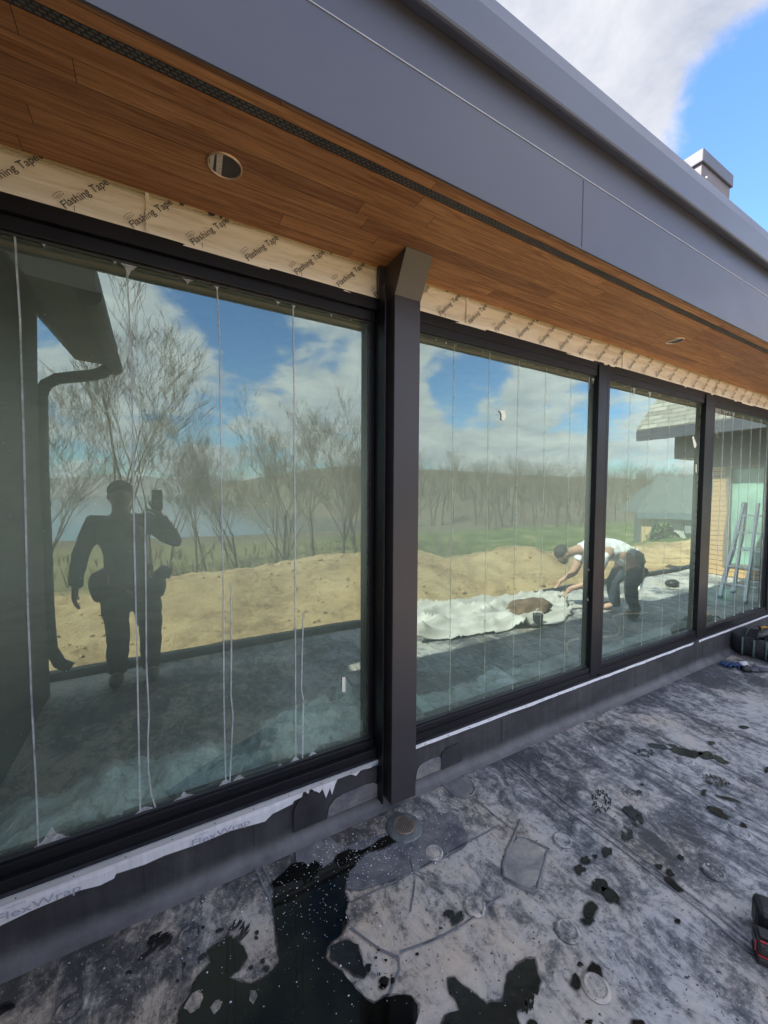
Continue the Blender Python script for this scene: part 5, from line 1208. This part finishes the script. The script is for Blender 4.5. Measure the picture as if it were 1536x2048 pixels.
# ------------------------------------------------------------------ GROUND, WATER, HILLS
def ss(a, b, x):
    t = max(0, min(1, (x-a)/(b-a))); return t*t*(3-2*t)
CRX = [-12, -3, -1, 1, 3.7, 5.0, 6.2, 7.8, 10, 12, 16, 30]; CRZ = [-.1, -.02, .08, .24, .46, .22, .10, .30, .0, -.3, -.5, -.6]
def ground_z(x, y):
    z = -0.22-0.28*ss(6, 16, x)
    far = ss(-6.5, -20, y) if False else 1-ss(-19, -6.5, y)
    z = z*(1-far)+(-3.1)*far
    cz = float(np.interp(x, CRX, CRZ)); w = 1.5 if y > -5.3 else 1.25
    d = (y+5.3+0.4*math.sin(x*.7))/w
    z += (cz+.3)*math.exp(-d*d)*(0.85 if x < 14 else 0.2)
    if y > -30: 
        nn = noise.noise(V((x*.7, y*.9, 1)))*.20+noise.noise(V((x*2.3, y*2.0, 2)))*.07+noise.noise(V((x*6, y*5, 2)))*.05+abs(noise.noise(V((x*11, y*11, 5))))*.06
        z += nn*ss(-2.6, -3.6, y) if False else nn*(1-ss(-3.6, -2.6, y))*(1-ss(-30, -14, y)*0 )
    # lake basin on the left
    lk = (1-ss(-56, -46, y))*(1-ss(34, 48, x+0.12*abs(y)*0)); z -= 3.0*lk
    # the slope under the woods and the distant rise
    z += 13.0*(1-ss(-110, -42, y))*ss(28, 48, x)
    return z
def ground_mesh():
    ys = -np.concatenate([np.linspace(2.44, 12, 100), np.linspace(12.3, 40, 60), np.geomspace(42, 900, 34)])
    xs = np.concatenate([-np.geomspace(700, 8, 18), np.linspace(-7, 18, 180), np.linspace(18.5, 60, 50), np.geomspace(63, 900, 22)])
    vs = []; fs = []; n = len(ys)
    for x in xs:
        for y in ys: vs.append((x, y, ground_z(x, y)))
    for i in range(len(xs)-1):
        for j in range(n-1): a = i*n+j; fs.append((a, a+n, a+n+1, a+1))
    return vs, fs
def mat_ground():
    mt, N, L = newmat('ground_sand_and_lawn'); b = bsdf(N, L, Roughness=.95); b.inputs['Specular IOR Level'].default_value = .15; co = objco(N)
    sep = N.new('ShaderNodeSeparateXYZ'); L.new(co, sep.inputs[0])
    s1 = nz(N, L, co, .9, 10, .72, .6); s2 = nz(N, L, co, 9, 10, .78)
    sand = ramp(N, L, mth(N, L, 'ADD', mth(N, L, 'MULTIPLY', s1, .6), mth(N, L, 'MULTIPLY', s2, .4)), [(.36, (.16, .11, .065)), (.44, (.36, .25, .135)), (.5, (.48, .35, .19)), (.62, (.56, .43, .25))])
    g1 = nz(N, L, co, .35, 6, .6); g2 = nz(N, L, co, 30, 4, .7)
    lawn = ramp(N, L, mth(N, L, 'ADD', mth(N, L, 'MULTIPLY', g1, .7), mth(N, L, 'MULTIPLY', g2, .3)), [(.38, (.065, .095, .030)), (.52, (.11, .15, .045)), (.62, (.26, .23, .11))])
    fx = N.new('ShaderNodeMapRange'); L.new(sep.outputs[0], fx.inputs[0]); fx.inputs[1].default_value = 18; fx.inputs[2].default_value = 9
    lawn = mix(N, L, mth(N, L, 'MULTIPLY', fx.outputs[0], 0.85), lawn, mix(N, L, s2, (.16, .14, .07), (.27, .24, .13)))
    yb = mth(N, L, 'ADD', sep.outputs[1], mth(N, L, 'MULTIPLY', mth(N, L, 'SUBTRACT', g1, .5), 7))
    f = N.new('ShaderNodeMapRange'); L.new(yb, f.inputs[0]); f.inputs[1].default_value = -7.2; f.inputs[2].default_value = -8.6
    c = mix(N, L, f.outputs[0], sand, lawn)
    f2 = N.new('ShaderNodeMapRange'); L.new(yb, f2.inputs[0]); f2.inputs[1].default_value = -36; f2.inputs[2].default_value = -42
    c = mix(N, L, f2.outputs[0], c, (.15, .13, .10))
    L.new(c, b.inputs['Base Color']); bump(N, L, b, mth(N, L, 'ADD', s1, s2), .8, .06); return mt
gv, gf = ground_mesh(); struct(MB().add(gv, gf).build('ground', mat_ground(), None, smooth=True))
# ground on the house side, lower, reaching the horizon
struct(MB().add([(-900, -2.40, -.6), (900, -2.40, -.6), (900, 900, -.6), (-900, 900, -.6)], [(0, 1, 2, 3)]).build('ground', bpy.data.materials['ground_sand_and_lawn']))
lake = struct(MB().add([(-700, -700, -3.7), (46, -700, -3.7), (46, -44, -3.7), (-700, -44, -3.7)], [(0, 1, 2, 3)]).build('water', mat_water('lake_water', (.05, .075, .09), .12)))
# far hills
def hills():
    vs = []; fs = []; n = 160; rows = 6
    for i in range(n+1):
        a = R(180+5)+R(170)*i/n; 
        h = 30+14*noise.noise(V((i*.07, 0, 0)))+3*noise.noise(V((i*.5, 3, 0)))
        for j in range(rows+1):
            t = j/rows; rr = 620+170*t; vs.append((rr*math.cos(a), rr*math.sin(a), -5+h*math.sin(t*math.pi/2)+1.2*noise.noise(V((i*1.7, j*1.3, 0)))))
    for i in range(n):
        for j in range(rows): q = i*(rows+1)+j; fs.append((q, q+rows+1, q+rows+2, q+1))
    struct(MB().add(vs, fs).build('hills', simple('hazed_hill_woods', (.24, .235, .235), .95, var=.25, scale=.05, spec=.1), None))  # lightened grey colour stands in for distance haze over the woods
hills()

# ------------------------------------------------------------------ TREES
M_BARK = simple('bark', (.15, .13, .105), .9, var=.3, scale=6, spec=.1)
M_TWIG = simple('twigs', (.18, .15, .12), .9, var=.3, scale=3, spec=.1)
def bare_tree(seed, H, spread=1.0, depth=5, kids=(3, 4), r0=None):
    rnd = random.Random(seed); trunk = MB(); crown = MB(); r0 = r0 or H*.016
    def grow(p, d, l, r_, lev):
        n = 4 if lev < 2 else 3; pts = [p]; rr = [r_]; q = p.copy(); dd = d.copy()
        for k in range(n):
            dd = (dd+V((rnd.uniform(-1, 1), rnd.uniform(-1, 1), rnd.uniform(-.5, .8)))*.11).normalized(); q = q+dd*(l/n); pts.append(q.copy()); rr.append(max(.0045, r_*(1-.5*(k+1)/n)))
        (trunk if lev == 0 else crown).tube(pts, rr, 7 if lev == 0 else 4 if lev < 3 else 3, cap=False)
        if lev >= depth: return
        m_ = rnd.randint(*kids)+(2 if lev == 0 else 0)
        for k in range(m_):
            t = rnd.uniform(.35, 1.0) if k else 1.0; idx = t*n; i = min(n-1, int(idx)); b = pts[i].lerp(pts[i+1], idx-i)
            ax = V((rnd.uniform(-1, 1), rnd.uniform(-1, 1), rnd.uniform(-.1, .5))).normalized(); nd = (dd*rnd.uniform(.7, 1.1)+ax*rnd.uniform(.5, .95)*spread+V((0, 0, .18))).normalized()
            grow(b, nd, l*rnd.uniform(.52, .80), max(.0045, rr[i]*rnd.uniform(.40, .60)), lev+1)
    grow(V((0, 0, 0)), V((rnd.uniform(-.08, .08), rnd.uniform(-.08, .08), 1)).normalized(), H*.42, r0, 0)
    zmax = max(v[2] for v in crown.v); s = H/zmax
    for m_ in (trunk, crown): m_.v = [(x*s, y*s, z*s) for x, y, z in m_.v]
    return trunk, crown
protos = []
for s in range(4):
    t, c = bare_tree(20+s, 9.0, .8, 6, (2, 4), .10)
    root = empty('bare_tree', (0, 0, 0)); tr = t.build('trunk', M_BARK, root, smooth=True); cr2 = c.build('crown', M_TWIG, root); protos.append((root, tr, cr2))
def place(k, x, y, H, rz, lab):
    root, tr, cr2 = protos[k]
    if not root.get('label'): o, kids = root, [tr, cr2]
    else:
        o = root.copy(); COL.objects.link(o); kids = []
        for q in (tr, cr2):
            c = q.copy(); COL.objects.link(c); c.parent = o; kids.append(c)
    o.location = (x, y, ground_z(x, y)-.1); o.rotation_euler.z = rz; o.scale = (H/9,)*3
    tag(o, lab, 'tree', 'bare trees between the sand mound and the lake'); return o
# (x, y, height, label)
T = [(-1.5, -13, 10.5, 'tall bare tree at the left, forking behind the photographer'), (-.2, -15.5, 9.5, 'bare tree with arching limbs just left of the photographer'), (1.5, -19, 8.0, 'thin bare tree right behind the photographer'),
     (3.2, -17, 8.5, 'bare tree rising over the photographer\'s raised arm'), (4.6, -15, 8.2, 'dark straight bare trunk beside the raised phone'), (5.6, -18, 9.8, 'broad bare tree left of the second glue line pair'), (7.2, -18, 10.4, 'highest bare tree near the middle of the nearest pane'),
     (8.6, -17, 8.8, 'many-stemmed bare tree below the cloud edge'), (9.6, -18, 9.6, 'wide crowned bare tree right of the tallest one'), (11.2, -18.5, 9.0, 'bare tree beside the last glue line'), (13.5, -20, 7.8, 'low bare tree next to the right jamb of the nearest pane'),
     (-3.5, -17, 9.5, 'bare tree half hidden behind the downpipe'), (2.4, -24, 8.0, 'slim distant bare tree by the lake shore'), (15.5, -23, 7.2, 'rightmost bare tree on the lake shore'), (6.5, -23, 8.5, 'distant bare tree behind the tallest one')]
T += [(.6, -26, 8.5, 'slender far bare tree showing over the phone hand'), (4.2, -28, 9.0, 'far bare tree between the first and second glue line pairs'), (9.0, -29, 9.0, 'far bare tree between the second and third glue line pairs'), (12.8, -27, 8.6, 'far bare tree beyond the last glue line'), (18.5, -27, 7.6, 'lone low tree far right of the lake trees'), (-5, -22, 10, 'tall far bare tree mostly behind the dark wing')]
for i, (x, y, H, lab) in enumerate(T): place(i % 4, x, y, H, i*1.3, lab)
# the wood on the hillside beyond the lawn: one mass
def wood():
    kinds = []
    for s in range(6):
        t, c = bare_tree(60+s, 10, 1.1, 4, (3, 4), .16)
        vs = np.array(t.v+c.v, dtype=np.float32); n0 = len(t.v)
        fs = np.array([f for f in t.f]+[tuple(i+n0 for i in f) for f in c.f], dtype=np.int32); kinds.append((vs, fs))
    rnd = random.Random(3); V_ = []; F_ = []; off = 0
    for k in range(190):
        y = -rnd.uniform(36, 75); x = rnd.uniform(.55, 2.6)*(-y)+rnd.uniform(-4, 4); vs, fs = kinds[k % 6]
        if x < 36: continue
        s = rnd.uniform(.85, 1.25); a = rnd.uniform(0, 6.28); ca, sa = math.cos(a), math.sin(a)
        w = vs*s; w = np.stack([w[:, 0]*ca-w[:, 1]*sa+x, w[:, 0]*sa+w[:, 1]*ca+y, w[:, 2]+ground_z(x, y)], 1); V_.append(w); F_.append(fs+off); off += len(w)
    Vn = np.concatenate(V_); Fn = np.concatenate(F_)
    me = bpy.data.meshes.new('distant_wood'); me.vertices.add(len(Vn)); me.vertices.foreach_set('co', Vn.ravel())
    me.loops.add(Fn.size); me.loops.foreach_set('vertex_index', Fn.ravel().astype(np.int32)); me.polygons.add(len(Fn))
    me.polygons.foreach_set('loop_start', np.arange(0, Fn.size, 4, dtype=np.int32)); me.update(); me.validate(); me.materials.append(simple('wood_far', (.15, .12, .09), .95, var=.3, scale=.3, spec=.1))
    o = bpy.data.objects.new('distant_wood', me); COL.objects.link(o); tag(o, 'grey brown leafless wood on the slope beyond the lawn', 'wood', kind='stuff')
wood()

def clods():
    rnd = random.Random(17); mb = MB()
    for _ in range(1700):
        x = rnd.uniform(-3, 16); y = rnd.uniform(-6.2, -2.65)
        if noise.noise(V((x*.9, y*.9, 8))) < rnd.uniform(-.3, .25): continue
        q = rnd.uniform(.008, .028)*(2.2 if rnd.random() < .05 else 1); z = ground_z(x, y)
        mb.ell((x, y, z+q*.3), (q*rnd.uniform(.8, 1.4), q*rnd.uniform(.7, 1.2), q*.7), 5)
    tag(mb.build('soil_clods', simple('clod_soil', (.40, .29, .165), .95, var=.4, scale=3, spec=.1), None), 'loose clods and stones scattered over the sandy bank', 'clods', kind='stuff')
clods()
def scrub():
    rnd = random.Random(23); mb = MB()
    for _ in range(520):
        y = -rnd.uniform(9, 34); x = rnd.uniform(-.32, 1.0)*(-y)+rnd.uniform(-2, 2); z = ground_z(x, y); h = rnd.uniform(.4, 1.5)*(1 if y < -14 else .5)
        if x > 24: continue
        for k in range(7):
            a = rnd.uniform(0, 6.28); l = rnd.uniform(.5, 1)*h; dx_, dy_ = math.cos(a)*l*.35, math.sin(a)*l*.35
            mb.tube([(x, y, z-.05), (x+dx_*.5, y+dy_*.5, z+l*.55), (x+dx_, y+dy_, z+l)], [.016, .01, .004], 3, cap=False)
            mb.tube([(x+dx_*.5, y+dy_*.5, z+l*.55), (x-dx_*.2, y+dy_, z+l*.9)], [.008, .004], 3, cap=False)
    tag(mb.build('undergrowth', simple('scrub_twigs', (.20, .17, .11), .95, var=.35, scale=.4, spec=.1), None), 'leafless scrub and tall dead grass under the bare trees', 'undergrowth', kind='stuff')
scrub()
# ------------------------------------------------------------------ SHED, BUSH
sz = -3.45
sh = empty('outbuilding', (30.6, -14.0, sz), R(52), 'grey outbuilding with dark roof beyond the lawn, mirrored in the third window', 'outbuilding')
MB().box(.9, 14, -7, 0, 0, 3.9).build('wall', simple('pale_grey_siding', (.42, .43, .40), .7, var=.08, scale=1), sh)
MB().box(2.5, 3.7, .01, .35, 2.5, 3.85).build('bay', simple('blue_grey_siding', (.20, .25, .25), .7, var=.1, scale=1), sh)
MB().box(.1, .6, -.2, .2, 0, 3.7).build('porch_post', simple('tan_post', (.50, .36, .20), .7), sh)
MB().box(.6, 1.8, -.1, .1, 1.9, 2.3).build('porch_rail', simple('grey_rail', (.3, .3, .28), .7), sh)
mb = MB(); mb.add([(-.3, .6, 3.85), (15, .6, 3.85), (15, -7.6, 3.85), (-.3, -7.6, 3.85), (1.6, -3.5, 6.6), (15, -3.5, 6.6)], [(0, 1, 5, 4), (0, 4, 3), (2, 3, 4, 5), (1, 2, 5), (0, 3, 2, 1)])
mb.build('roof', simple('slate_roof', (.10, .12, .12), .8, var=.15, scale=1.5), sh)
MB().box(-.3, 15, .60, .68, 3.45, 3.9).build('fascia', simple('blue_fascia', (.10, .14, .16), .6), sh)
def bush(x, y, z, rx, h, lab):
    rnd = random.Random(8); mb = MB()
    for _ in range(2600):
        t = rnd.random()**.7; rr = rx*(1-t*.85)*math.sqrt(rnd.random()); a = rnd.uniform(0, 6.28); c = V((x+rr*math.cos(a), y+rr*math.sin(a), z+h*t)); s = rnd.uniform(.05, .14)
        d1 = V((rnd.uniform(-1, 1), rnd.uniform(-1, 1), rnd.uniform(-1, 1))).normalized()*s; d2 = d1.cross(V((rnd.random(), rnd.random(), 1))).normalized()*s*.6
        mb.add([c-d1, c+d2, c+d1, c-d2], [(0, 1, 2, 3)])
    t = empty('bush', (x, y, z), 0, lab, 'bush'); mb.build('foliage', simple('bush_leaf', (.09, .14, .045), .7, var=.5, scale=3), t); MB().tube([(x, y, z-.1), (x, y, z+h*.6)], [.08, .03], 6).build('trunk', M_BARK, t)
bush(24.3, -9.6, -2.5, 1.7, 2.6, 'green rounded bush in front of the outbuilding')
